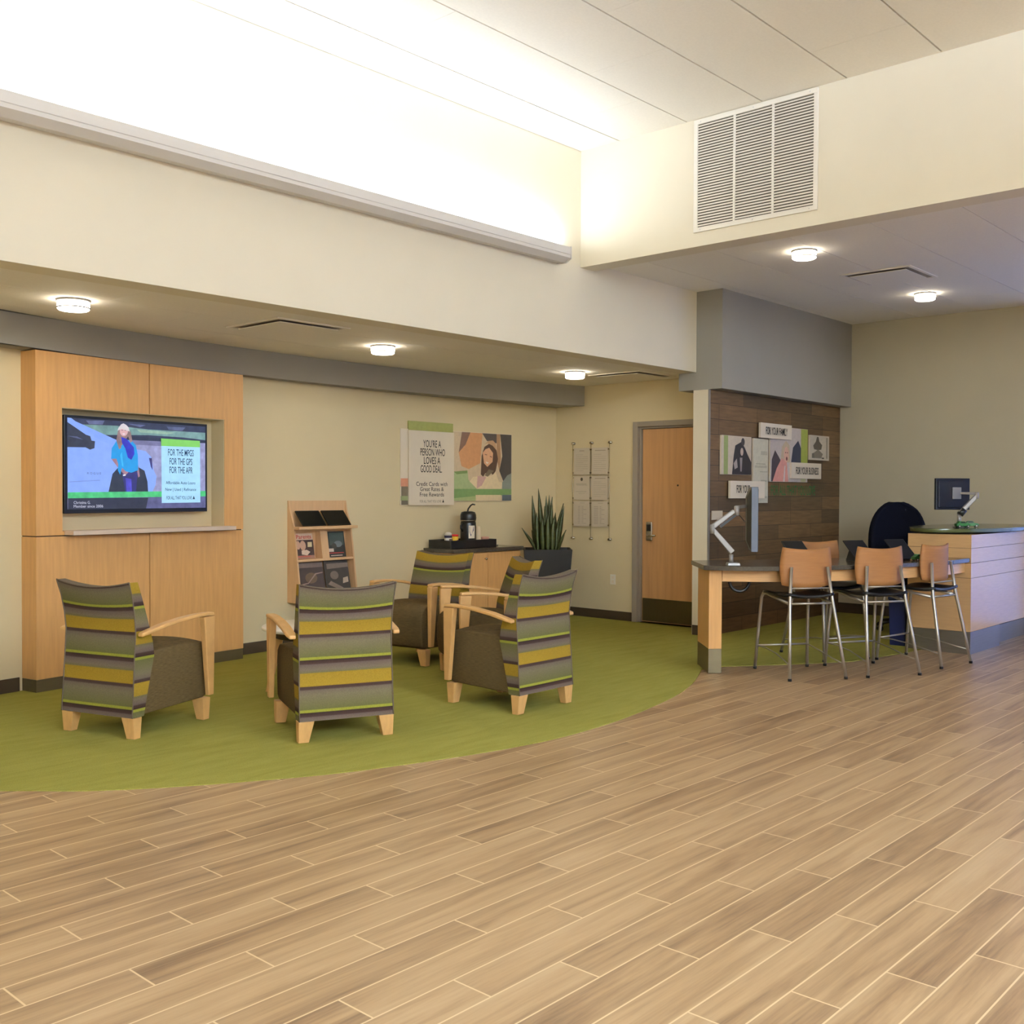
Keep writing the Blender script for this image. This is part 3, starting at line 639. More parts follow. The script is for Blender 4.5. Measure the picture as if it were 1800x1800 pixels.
# ================================================================== BROCHURE RACK
RX0, RX1 = 5.535, 6.222
rp = wallplane((RX0+RX1)/2); RWd = (RX1-RX0)/2*1.0
rk = thing('brochure_rack', 'slim plywood brochure rack with pockets hung on the curved wall', 'brochure rack', tuple(rp.p(0, 0.41)))
slab(rp, -RWd, RWd, 0.41, 1.318, 0.001, 0.016).done('back_board', M['ply'], rk, world=True)
for sx in (-1, 1):
    u0 = sx*RWd - (0.0 if sx < 0 else 0.016); cs = [(1.318, 0.016), (1.24, 0.032), (1.09, 0.088), (0.90, 0.118), (0.41, 0.185)]
    MB().extr([rp.p(u0, 0.41, 0.0165)] + [rp.p(u0, z, d_) for z, d_ in reversed(cs)], rp.u*0.016).done('side_board', M['ply'], rk, world=True)
slab(rp, -RWd+0.0165, RWd-0.0165, 1.045, 1.062, 0.0165, 0.089).done('upper_shelf', M['ply'], rk, world=True)
slab(rp, -RWd-0.002, RWd+0.012, 1.062, 1.088, 0.089, 0.165).done('front_ledge', M['ply'], rk, world=True, bevel=0.002)
mb = MB(); mb.extr([rp.p(-RWd+0.017, 0.775, 0.017), rp.p(-RWd+0.017, 0.775, 0.132), rp.p(-RWd+0.017, 0.795, 0.130), rp.p(-RWd+0.017, 0.795, 0.017)], rp.u*(2*RWd-0.034)); mb.done('middle_shelf', M['ply'], rk, world=True)
mb = MB(); mb.extr([rp.p(-RWd+0.017, 0.415, 0.017), rp.p(-RWd+0.017, 0.415, 0.18), rp.p(-RWd+0.017, 0.435, 0.178), rp.p(-RWd+0.017, 0.435, 0.017)], rp.u*(2*RWd-0.034)); mb.done('lower_shelf', M['ply'], rk, world=True)
MB().extr([rp.p(-0.04, 0.796, 0.03), rp.p(-0.04, 0.796, 0.126), rp.p(-0.04, 1.044, 0.088), rp.p(-0.04, 1.044, 0.03)], rp.u*0.085).done('centre_divider', M['ply'], rk, world=True)
slab(rp, -RWd+0.017, RWd-0.017, 0.437, 1.0605, 0.0165, 0.022).done('pocket_back', M['ply'], rk, world=True)
def leaning(name, label, cat, uc, wid, z0, hgt, db, dt, th, mat_, group=None):
    """a flat item leaning back in the rack: foot d=db, top d=dt"""
    v = Vector((0, 0, hgt)) + rp.n*(dt-db); pl = Plane(rp.p(uc-wid/2, z0, db), rp.u, v); H_ = v.length
    t = thing(name, label, cat, tuple(pl.p(wid/2, 0, -th/2)), 0, group)
    slab(pl, 0, wid, 0, H_, -th, 0).done('cover' if 'magazine' in name else 'panel', mat_, t, world=True)
    return t, pl, H_
for uc, lab in ((-0.155, 'left one of two black tablets leaning on the brochure rack ledge'), (0.145, 'right one of two black tablets leaning on the brochure rack ledge')):
    t, pl, H_ = leaning('tablet', lab, 'tablet', uc, 0.27, 1.0975, 0.130, 0.155, 0.045, 0.010, M['black'], 'tablets on the brochure rack')
    slab(pl, 0.008, 0.262, 0.008, H_-0.008, 0.0003, 0.0012).done('glass', M['gblack'], t, world=True)
SK = (206, 164, 138)
t, pl, H_ = leaning('magazine', 'magazine with red title and a smiling family on its cover', 'magazine', -0.19, 0.205, 0.797, 0.225, 0.075, 0.035, 0.006, flat((150, 112, 92)), 'magazines in the brochure rack')
picture('cover_print', pl, [((64, 46, 40), [(0.0, 0.03), (0.205, 0.03), (0.205, 0.19), (0.0, 0.19)]), ((214, 190, 164), [(0.0, 0.17), (0.205, 0.17), (0.205, 0.228), (0.0, 0.228)]), (SK, ell(0.082, 0.12, 0.034, 0.045)), (SK, ell(0.028, 0.125, 0.024, 0.04)), ((220, 206, 160), [(0.135, 0.105), (0.185, 0.105), (0.19, 0.15), (0.14, 0.15)]),
  ((222, 200, 180), [(0.06, 0.04), (0.12, 0.03), (0.16, 0.06), (0.12, 0.08), (0.06, 0.075)]), ((190, 70, 60), [(0.01, 0.018), (0.16, 0.018), (0.16, 0.024), (0.01, 0.024)])], lambda a, b_: (a, b_), flat, t, d=0.0006, step=0.00015)
words('title', [('Parents', 0.1, 0.182, 0.036, 0.17)], pl, flat((186, 60, 52)), t, d=0.003, bold=0.01)
t, pl, H_ = leaning('magazine', 'dark green magazine beside the divider, red line across its foot', 'magazine', 0.19, 0.205, 0.797, 0.235, 0.075, 0.035, 0.006, flat((44, 44, 38)), 'magazines in the brochure rack')
picture('cover_print', pl, [((66, 76, 66), [(0.02, 0.11), (0.19, 0.11), (0.195, 0.225), (0.02, 0.225)]), ((104, 112, 112), ell(0.12, 0.12, 0.05, 0.03)), ((60, 56, 46), ell(0.07, 0.10, 0.03, 0.03)), ((200, 184, 168), [(0.0, 0.05), (0.06, 0.05), (0.06, 0.08), (0.0, 0.08)]), ((178, 64, 62), [(0.0, 0.034), (0.18, 0.034), (0.18, 0.041), (0.0, 0.041)]), ((196, 180, 162), [(0.02, 0.01), (0.16, 0.01), (0.16, 0.018), (0.02, 0.018)])], lambda a, b_: (a, b_), flat, t, d=0.0006, step=0.00015)
t, pl, H_ = leaning('magazine', 'brown covered magazine in the lower left pocket of the rack', 'magazine', -0.15, 0.29, 0.437, 0.325, 0.145, 0.075, 0.006, flat((70, 56, 50)), 'magazines in the brochure rack')
picture('cover_print', pl, [((116, 98, 88), [(0.0, 0.285), (0.29, 0.285), (0.29, 0.325), (0.0, 0.325)]), ((104, 84, 62), ell(0.14, 0.19, 0.07, 0.05)), ((146, 122, 112), [(0.02, 0.13), (0.1, 0.14), (0.2, 0.22), (0.28, 0.23), (0.28, 0.24), (0.19, 0.23), (0.1, 0.15), (0.02, 0.14)])], lambda a, b_: (a, b_), flat, t, d=0.0006, step=0.00015)
t, pl, H_ = leaning('magazine', 'dark magazine with grey pictures in the lower right pocket of the rack', 'magazine', 0.155, 0.29, 0.437, 0.33, 0.145, 0.075, 0.006, flat((62, 54, 44)), 'magazines in the brochure rack')
picture('cover_print', pl, [((120, 104, 90), [(0.03, 0.26), (0.29, 0.27), (0.29, 0.31), (0.03, 0.31)]), ((112, 98, 84), ell(0.11, 0.2, 0.05, 0.04)), ((178, 160, 140), [(0.2, 0.12), (0.27, 0.13), (0.27, 0.18), (0.21, 0.17)]), ((130, 112, 96), [(0.02, 0.12), (0.16, 0.06), (0.2, 0.08), (0.06, 0.15)])], lambda a, b_: (a, b_), flat, t, d=0.0006, step=0.00015)

# ================================================================== BEVERAGE CABINET
cbp = wallplane(7.765); CW = 0.505
cb = thing('beverage_cabinet', 'low maple cabinet with dark counter under the credit card poster', 'cabinet', tuple(cbp.p(0, 0, 0.2)))
slab(cbp, -CW+0.02, CW-0.02, 0.005, 0.08, 0.03, 0.38).done('plinth', M['base'], cb, world=True)
slab(cbp, -CW+0.01, CW-0.01, 0.081, 0.79, 0.02, 0.405).done('carcass', M['maple'], cb, world=True)
for s_, kx in ((-1, -0.045), (1, None)):
    a0, a1 = (-CW+0.012, -0.003) if s_ < 0 else (0.003, CW-0.012)
    d_ = slab(cbp, a0, a1, 0.09, 0.782, 0.406, 0.424).done('door', M['maple'], cb, world=True, bevel=0.002)
    if kx is not None:
        k = MB().lathe([(0.006, 0), (0.006, 0.012), (0.014, 0.018), (0.012, 0.026), (0.001, 0.028)], n=14)
        bmesh.ops.transform(k.bm, matrix=cbp.mat(kx, 0.72, 0.4245), verts=k.bm.verts); k.done('knob', M['chrome'], d_, world=True)
plabel(slab(cbp, -CW-0.015, CW+0.015, 0.791, 0.832, 0.013, 0.445).done('countertop', M['counter'], cb, world=True, bevel=0.003), 'dark speckled countertop')
CZ = 0.832
# black tray and what stands in it
def cpt(u, d_, z=CZ): return tuple(cbp.p(u, z, d_))
crz = math.atan2(cbp.u.y, cbp.u.x)
tr = thing('drink_tray', 'long black condiment tray on the beverage cabinet counter', 'tray', cpt(-0.175, 0.235, CZ+0.0006), crz)
mb = MB(); w_, d_ = 0.325, 0.165
mb.box(-w_, w_, -d_, d_, 0, 0.01); mb.box(-w_, w_, -d_, -d_+0.012, 0.01, 0.085).box(-w_, w_, d_-0.012, d_, 0.01, 0.085).box(-w_, -w_+0.012, -d_+0.012, d_-0.012, 0.01, 0.085).box(w_-0.012, w_, -d_+0.012, d_-0.012, 0.01, 0.085)
mb.done('tray_body', M['black'], tr, bevel=0.002)
TZ = CZ+0.0116
ap = thing('airpot', 'tall black pump airpot with map label among the coffee supplies', 'airpot', cpt(-0.115, 0.25, TZ), crz)
MB().lathe([(0.001, 0), (0.078, 0), (0.082, 0.01), (0.080, 0.24), (0.074, 0.262), (0.001, 0.263)], n=28).done('body', M['black'], ap)
MB().lathe([(0.001, 0.264), (0.078, 0.264), (0.082, 0.275), (0.082, 0.325), (0.070, 0.352), (0.04, 0.36), (0.001, 0.361)], n=28).done('pump_lid', M['black'], ap)
plabel(MB().lathe([(0.0755, 0.262), (0.0805, 0.262), (0.0805, 0.2685), (0.0785, 0.2685)], n=28).done('collar', M['chrome'], ap), 'thin bright collar')
MB().tube([(-0.03, -0.02, 0.355), (-0.02, -0.02, 0.385), (0.015, -0.02, 0.42), (0.04, -0.02, 0.432), (0.075, -0.02, 0.428)], 0.008, 8).done('carry_handle', M['black'], ap)
MB().tube([(0.076, 0.0, 0.31), (0.10, 0.0, 0.305), (0.103, 0.0, 0.285)], 0.012, 10).done('spout', M['black'], ap)
MB().tube([(-0.078, 0, 0.235), (-0.105, 0, 0.215), (-0.105, 0, 0.185), (-0.080, 0, 0.155)], 0.009, 8).done('side_handle', M['black'], ap)
lb = plabel(MB().lathe([(0.0835, 0.085), (0.0835, 0.215)], n=10, a0=-PI/2-0.72, a1=-PI/2+0.14).done('label', M['paper'], ap), 'white label with a blue map shape')
mb = MB(); shp = [(-0.62, 0.205), (-0.05, 0.205), (-0.05, 0.165), (-0.16, 0.155), (-0.46, 0.105), (-0.62, 0.15)]
mb.face([(0.0845*math.cos(-PI/2+a), 0.0845*math.sin(-PI/2+a), z) for a, z in shp])
bmesh.ops.triangulate(mb.bm, faces=mb.bm.faces)
mb.done('map_shape', flat((46, 52, 104)), lb)
jr = thing('creamer_jar', 'white creamer canister with a dark band left of the yellow can', 'jar', cpt(-0.380, 0.23, TZ), crz)
MB().lathe([(0.001, 0), (0.036, 0), (0.038, 0.005), (0.038, 0.125), (0.001, 0.126)], n=20).done('body', M['white'], jr)
plabel(MB().lathe([(0.0385, 0.095), (0.0395, 0.095), (0.0395, 0.12), (0.0385, 0.12)], n=20).done('band', flat((40, 34, 60)), jr), 'dark band')
MB().lathe([(0.001, 0.127), (0.037, 0.127), (0.036, 0.14), (0.016, 0.152), (0.001, 0.153)], n=20).done('lid', M['white'], jr)
MB().box(-0.02, 0.025, -0.0405, -0.037, 0.03, 0.085).done('print', flat((92, 70, 60)), jr)
cn = thing('sweetener_can', 'small yellow can with red lid beside the black airpot', 'can', cpt(-0.280, 0.215, TZ), crz)
MB().lathe([(0.001, 0), (0.040, 0), (0.042, 0.004), (0.042, 0.105), (0.001, 0.106)], n=22).done('body', M['yellow'], cn)
MB().lathe([(0.001, 0.107), (0.043, 0.107), (0.043, 0.125), (0.001, 0.127)], n=22).done('lid', M['red'], cn)
MB().ball((0.01, -0.0405, 0.062), 0.016, 0.003, 0.010, n=10).done('print', flat((120, 60, 90)), cn)
for k in range(6):
    o = tag(MB().lathe([(0.001, 0.0), (0.026, 0.0), (0.036, 0.09), (0.038, 0.092), (0.034, 0.0895), (0.024, 0.004)], n=20).done('paper_cup', M['cream']),
            ('lowest' if k == 0 else 'topmost' if k == 5 else ['', 'second', 'third', 'fourth', 'fifth'][k]) + ' cream paper cup in the upturned stack by the airpot' if k in (0, 5) else ['', 'second', 'third', 'fourth', 'fifth'][k] + ' cream paper cup up in the upturned stack', 'cup', 'upturned stack of paper cups')
    o.matrix_world = Matrix.Translation(Vector(cpt(0.024, 0.25, TZ+0.0925+0.022*k))) @ Matrix.Rotation(PI, 4, 'X')
    TM[o.name] = o.matrix_world.copy()
bw = tag(MB().lathe([(0.001, 0), (0.026, 0), (0.040, 0.03), (0.046, 0.052), (0.043, 0.052), (0.036, 0.03), (0.001, 0.008)], n=24).done('ceramic_bowl', M['terra']), 'small pinkish bowl at the right end of the black tray', 'bowl')
bw.location = cpt(0.112, 0.27, TZ+0.041)
st = tag(MB().box(-0.033, 0.022, -0.05, 0.05, 0, 0.0395).done('napkin_stack', M['white']), 'white napkin stack under the pinkish bowl in the black tray', 'napkins'); st.location = cpt(0.112, 0.27, TZ+0.0005); st.rotation_euler = (0, 0, crz)
sp_ = tag(MB().tube([(-0.06, 0, 0.006), (0.0, 0, 0.010), (0.03, 0, 0.006)], 0.005, 8).ball((0.05, 0, 0.007), 0.025, 0.012, 0.006).done('serving_spoon', M['black']), 'dark spoon lying on the cabinet counter right of the tray', 'spoon'); sp_.location = cpt(0.29, 0.25, CZ+0.0005); sp_.rotation_euler = (0, 0, crz+0.4)

# ================================================================== CORNER PLANTER
pc_ = Vector((8.55, 7.262, 0)); prz = math.radians(-47.7)
pt = thing('snake_plant', 'spiky snake plant in a square dark planter in the corner', 'plant', tuple(pc_ + Vector((0, 0, 0.0045))), prz)
PH = 0.795
mb = MB(); a, b_ = 0.195, 0.255
mb.loft([[Vector((sx*r, sy*r, z)) for sx, sy in ((-1, -1), (1, -1), (1, 1), (-1, 1))] for r, z in ((a, 0), (b_, PH), (b_-0.02, PH), (b_-0.035, PH-0.06))], smooth=False)
mb.done('planter', M['pot'], pt, bevel=0.004)
mb = MB(); n = 10; r = b_-0.037
mb.loft([[Vector((-r+2*r*i/n, -r+2*r*j/n, PH-0.03+0.025*math.sin(3.1*i/n)*math.sin(3.1*j/n)+random.uniform(-.006, .006))) for i in range(n+1)] for j in range(n+1)], closed=False, caps=False); mb.done('moss', M['soil'], pt)
def blade(x, z, base_x, base_y, wid, lean_y=0.0, twist=0.0):
    """one stiff leaf from (base) to its tip, x and z as seen from the front"""
    mb = MB(); rings = []; n = 9
    for i in range(n+1):
        t = i/n; prof = wid*(0.55+0.9*t*(1-t)*1.6)*(1-t**4)+0.002
        cx = base_x + (x-base_x)*(t**1.25); cy = base_y + lean_y*t; cz = PH-0.03 + (z-PH+0.03)*t
        ca, sa = math.cos(twist+0.35*t), math.sin(twist+0.35*t); th = 0.004
        rings.append([Vector((cx-prof/2*ca, cy-prof/2*sa, cz)), Vector((cx+0.012*sa-0*ca, cy-0.012*ca-th, cz)), Vector((cx+prof/2*ca, cy+prof/2*sa, cz)), Vector((cx+0.012*sa, cy-0.012*ca+th, cz))])
    mb.loft(rings); return mb.done('leaf', M['leaf'], pt)
# leaf tips measured across the plant (x right, z up)
for (tx, tz, bx_, by_, wd, ly, tw) in ((-0.165, 1.36, -0.12, 0.02, 0.07, 0.05, 0.2), (-0.10, 1.44, -0.05, 0.0, 0.065, 0.02, -0.3), (-0.035, 1.25, -0.03, -0.04, 0.06, -0.03, 0.5), (-0.015, 1.36, 0.0, 0.03, 0.07, 0.03, 0.1), (0.02, 1.37, 0.02, 0.06, 0.07, 0.04, -0.2), (0.045, 1.35, 0.03, -0.02, 0.065, -0.02, 0.3),
     (0.17, 1.28, 0.08, 0.02, 0.065, 0.03, 0.2), (0.175, 1.25, 0.10, -0.03, 0.06, -0.02, -0.2), (0.165, 1.13, 0.10, 0.05, 0.07, 0.05, 0.3), (0.19, 1.00, 0.11, -0.06, 0.05, -0.05, 0.4), (-0.28, 1.02, -0.12, -0.03, 0.055, -0.06, 0.3), (-0.17, 0.99, -0.11, 0.05, 0.045, 0.06, 0.0),
     (-0.12, 1.18, -0.10, -0.05, 0.08, -0.02, 0.1), (-0.06, 1.12, -0.05, -0.07, 0.085, -0.03, 0.0), (0.06, 1.12, 0.05, -0.07, 0.085, -0.02, 0.1), (0.0, 1.16, 0.0, -0.08, 0.085, -0.02, -0.1), (0.11, 1.08, 0.09, -0.05, 0.08, 0.0, 0.2), (0.09, 1.18, 0.06, 0.07, 0.08, 0.05, 0.0)):
    blade(tx, tz, bx_, by_, wd, ly, tw)

# ================================================================== NOTICE DISPLAY, OUTLET ON THE DOOR WALL
dp = Plane((XD, 0, 0), (0, -1, 0))        # u = -y, n = -x
nd = thing('notice_display', 'cable hung display of six notices on the door wall', 'notice display', (XD, 7.22, 0.88))
for y_ in (7.477, 7.216, 6.957):
    cb_ = MB().tube([dp.p(-y_, 0.885, 0.03), dp.p(-y_, 1.955, 0.03)], 0.0022, 6).done('cable', M['chrome'], nd, world=True)
    for z_ in (0.885, 1.955):
        MB().tube([dp.p(-y_, z_, 0.0008), dp.p(-y_, z_, 0.006), dp.p(-y_, z_, 0.0065), dp.p(-y_, z_, 0.042)], 0.016, 12, r1=0.014).done('standoff', M['chrome'], cb_, world=True)
hol = [(1.602, 1.902), (1.318, 1.588), (1.02, 1.304)]
for ci, (ya, yb) in enumerate(((7.462, 7.232), (7.206, 6.978))):
    for ri, (z0, z1) in enumerate(hol):
        h_ = slab(dp, -ya, -yb, z0, z1, 0.025, 0.029).done('notice_panel', M['pgrey'], nd, world=True)
        pl = Plane(dp.p(-ya, z0, 0.029), dp.u); W_, H_ = ya-yb, z1-z0; sh = []
        K = (176, 164, 142)
        def ln(v, a, b2, t=0.004, c=K): sh.append((c, [(a*W_, v*H_), (b2*W_, v*H_), (b2*W_, v*H_+t), (a*W_, v*H_+t)]))
        if (ci, ri) == (0, 1):
            sh.append(((70, 60, 44), ell(W_*0.5, H_*0.86, 0.017, 0.02)))
            ln(0.64, 0.14, 0.8, 0.010); ln(0.60, 0.2, 0.85, 0.006); ln(0.34, 0.15, 0.8, 0.006); ln(0.27, 0.3, 0.7)
        elif ri == 2:
            for q in range(12): ln(0.12+0.06*q, 0.28 if ci == 0 else 0.15, 0.42, 0.005, (166, 150, 136)); ln(0.12+0.06*q, 0.5, 0.62 if q % 3 else 0.8, 0.005, (170, 156, 140))
            ln(0.92, 0.4, 0.7, 0.006)
        else:
            ln(0.88, 0.2 if ci else 0.35, 0.85 if ci else 0.65, 0.008, (160, 146, 124))
            for q in range(9): ln(0.14+0.075*q, 0.12, 0.88 if (q*7) % 4 else 0.6, 0.004)
        picture('notice_print', pl, sh, lambda a, b_: (a, b_), flat, h_, d=0.0006, step=0.00002)
        for yy in (ya+0.008, yb-0.008):
            for zz in (z0+0.02, z1-0.02):
                slab(dp, -yy-0.007, -yy+0.007, zz-0.008, zz+0.008, 0.022, 0.034).done('clip', M['chrome'], h_, world=True)
ot = thing('wall_outlet', 'white double wall outlet low on the door wall', 'outlet', (XD, 6.92, 0.385))
slab(dp, -6.958, -6.885, 0.388, 0.50, 0.0005, 0.006).done('cover_plate', M['white'], ot, world=True, bevel=0.0015)
for z_ in (0.422, 0.468): slab(dp, -6.938, -6.905, z_-0.015, z_+0.015, 0.0062, 0.0085).done('socket', M['paper'], ot, world=True, bevel=0.001)

# ================================================================== SIGNS ON THE PLANK WALL
wp = Plane((0, 5.435, 0), (1, 0, 0))
def sign(name, label, cat, x0, x1, z0, z1, d0, d1, shapes=(), rows=(), mat_=None, group=None, bold=0.0):
    t = thing(name, label, cat, ((x0+x1)/2, 5.435-d0, z0), 0, group)
    slab(wp, x0, x1, z0, z1, d0, d1).done('board', mat_ or M['paper'], t, world=True)
    if shapes: picture('print', wp, shapes, lambda a, b_: (a, b_), flat, t, d=d1+0.0006, step=0.0001)
    if rows: words('lettering', rows, wp, M['ink'], t, d=d1+0.003, bold=bold)
    return t
def rc(c, a0, a1, b0, b1): return (c, [(a0, b0), (a1, b0), (a1, b1), (a0, b1)])
sign('photo_panel', 'black and white couple photo panel with a green side strip', 'picture', 9.018, 9.60, 1.587, 1.975, 0.001, 0.02,
     [rc((205, 190, 170), 9.02, 9.598, 1.589, 1.973), rc((150, 160, 98), 9.06, 9.14, 1.589, 1.973), ((46, 40, 38), [(9.22, 1.589), (9.598, 1.589), (9.598, 1.72), (9.52, 1.80), (9.47, 1.86), (9.40, 1.92), (9.28, 1.88), (9.25, 1.78)]),
      ((66, 58, 54), ell(9.43, 1.92, 0.035, 0.04)), ((196, 176, 160), ell(9.41, 1.82, 0.03, 0.04)), ((170, 158, 150), [(9.25, 1.70), (9.31, 1.75), (9.33, 1.66), (9.27, 1.64)]), ((150, 140, 136), [(9.37, 1.76), (9.42, 1.76), (9.41, 1.62), (9.38, 1.62)])])
sign('map_panel', 'tall narrow pale map panel between the two large photo panels', 'picture', 9.645, 9.955, 1.30, 1.968, 0.001, 0.018,
     [rc((206, 200, 178), 9.647, 9.953, 1.302, 1.966), rc((176, 172, 150), 9.70, 9.90, 1.70, 1.712), rc((184, 178, 156), 9.68, 9.93, 1.665, 1.69), rc((176, 172, 150), 9.78, 9.94, 1.62, 1.63), rc((184, 178, 156), 9.80, 9.94, 1.80, 1.84), rc((176, 172, 150), 9.8, 9.93, 1.52, 1.54), rc((184, 178, 156), 9.82, 9.87, 1.40, 1.44), rc((176, 172, 150), 9.85, 9.94, 1.35, 1.37)])
sign('photo_panel', 'colour photo panel of a laughing woman in pink with lime strip', 'picture', 9.997, 10.845, 1.525, 2.112, 0.001, 0.02,
     [rc((196, 184, 178), 9.999, 10.843, 1.527, 2.11), ((70, 58, 62), [(10.02, 1.527), (10.20, 1.527), (10.22, 1.76), (10.10, 1.86), (10.03, 1.76)]), ((52, 54, 70), [(10.43, 1.62), (10.72, 1.62), (10.72, 1.86), (10.62, 1.98), (10.5, 1.90)]),
      ((196, 176, 146), [(10.22, 1.72), (10.25, 1.90), (10.34, 1.97), (10.42, 1.92), (10.44, 1.74)]), ((216, 150, 138), [(10.05, 1.527), (10.14, 1.67), (10.25, 1.78), (10.36, 1.74), (10.40, 1.527)]), ((220, 172, 150), ell(10.35, 1.82, 0.055, 0.085)), ((110, 50, 48), ell(10.36, 1.775, 0.018, 0.022)), ((80, 56, 48), ell(10.335, 1.84, 0.01, 0.007)), ((80, 56, 48), ell(10.375, 1.84, 0.01, 0.007)),
      ((214, 200, 196), [(10.28, 1.527), (10.31, 1.70), (10.33, 1.70), (10.32, 1.527)]), rc((158, 166, 74), 10.685, 10.843, 1.62, 2.11), rc((190, 186, 140), 10.685, 10.80, 1.527, 1.60)])
sign('photo_panel', 'small grey photo panel of a crouching person at the plank wall edge', 'picture', 10.90, 11.378, 1.778, 2.056, 0.001, 0.02,
     [rc((200, 190, 174), 10.902, 11.376, 1.78, 2.054), ((84, 76, 62), [(10.98, 1.94), (11.05, 1.99), (11.07, 2.04), (11.11, 2.04), (11.13, 1.99), (11.20, 1.95), (11.18, 1.90), (11.10, 1.89), (11.0, 1.90)]), ((120, 110, 94), [(11.0, 1.86), (11.10, 1.90), (11.22, 1.85), (11.18, 1.80), (11.0, 1.80)]), ((96, 88, 74), [(10.95, 1.80), (11.01, 1.80), (11.0, 1.86), (10.95, 1.85)]), rc((150, 142, 124), 11.30, 11.34, 1.80, 2.04), rc((60, 54, 46), 11.19, 11.25, 1.795, 1.81)])
sign('word_sign', 'white block sign reading For your family above the photos', 'sign', 9.745, 10.42, 1.978, 2.135, 0.022, 0.046, (), [('FOR YOUR FAMILY', 10.085, 2.018, 0.078, 0.47)], group='white word signs', bold=0.012)
sign('word_sign', 'white block sign reading For your business over the lime strip', 'sign', 10.426, 11.13, 1.564, 1.738, 0.022, 0.046, (), [('FOR YOUR BUSINESS', 10.79, 1.612, 0.078, 0.54)], group='white word signs', bold=0.012)
sign('word_sign', 'white block sign lowest on the plank wall, behind the left monitor', 'sign', 9.148, 9.84, 1.349, 1.525, 0.022, 0.046, (), [('FOR YOUR', 9.40, 1.405, 0.078, 0.27)], group='white word signs', bold=0.012)
tag(words('slogan_letters', [('FOR ALL THAT YOU LOVE', 10.56, 1.382, 0.105, 1.02)], wp, M['inkdg'], None, d=0.004, bold=0.015), 'dark green slogan letters fixed on the brown plank wall', 'lettering')
ow = thing('wall_plate', 'beige double wall plate on the plank wall behind the monitor arm', 'wall plate', (8.97, 5.435, 1.14))
slab(wp, 8.87, 9.07, 1.138, 1.227, 0.0005, 0.008).done('cover_plate', M['pgrey'], ow, world=True, bevel=0.002)

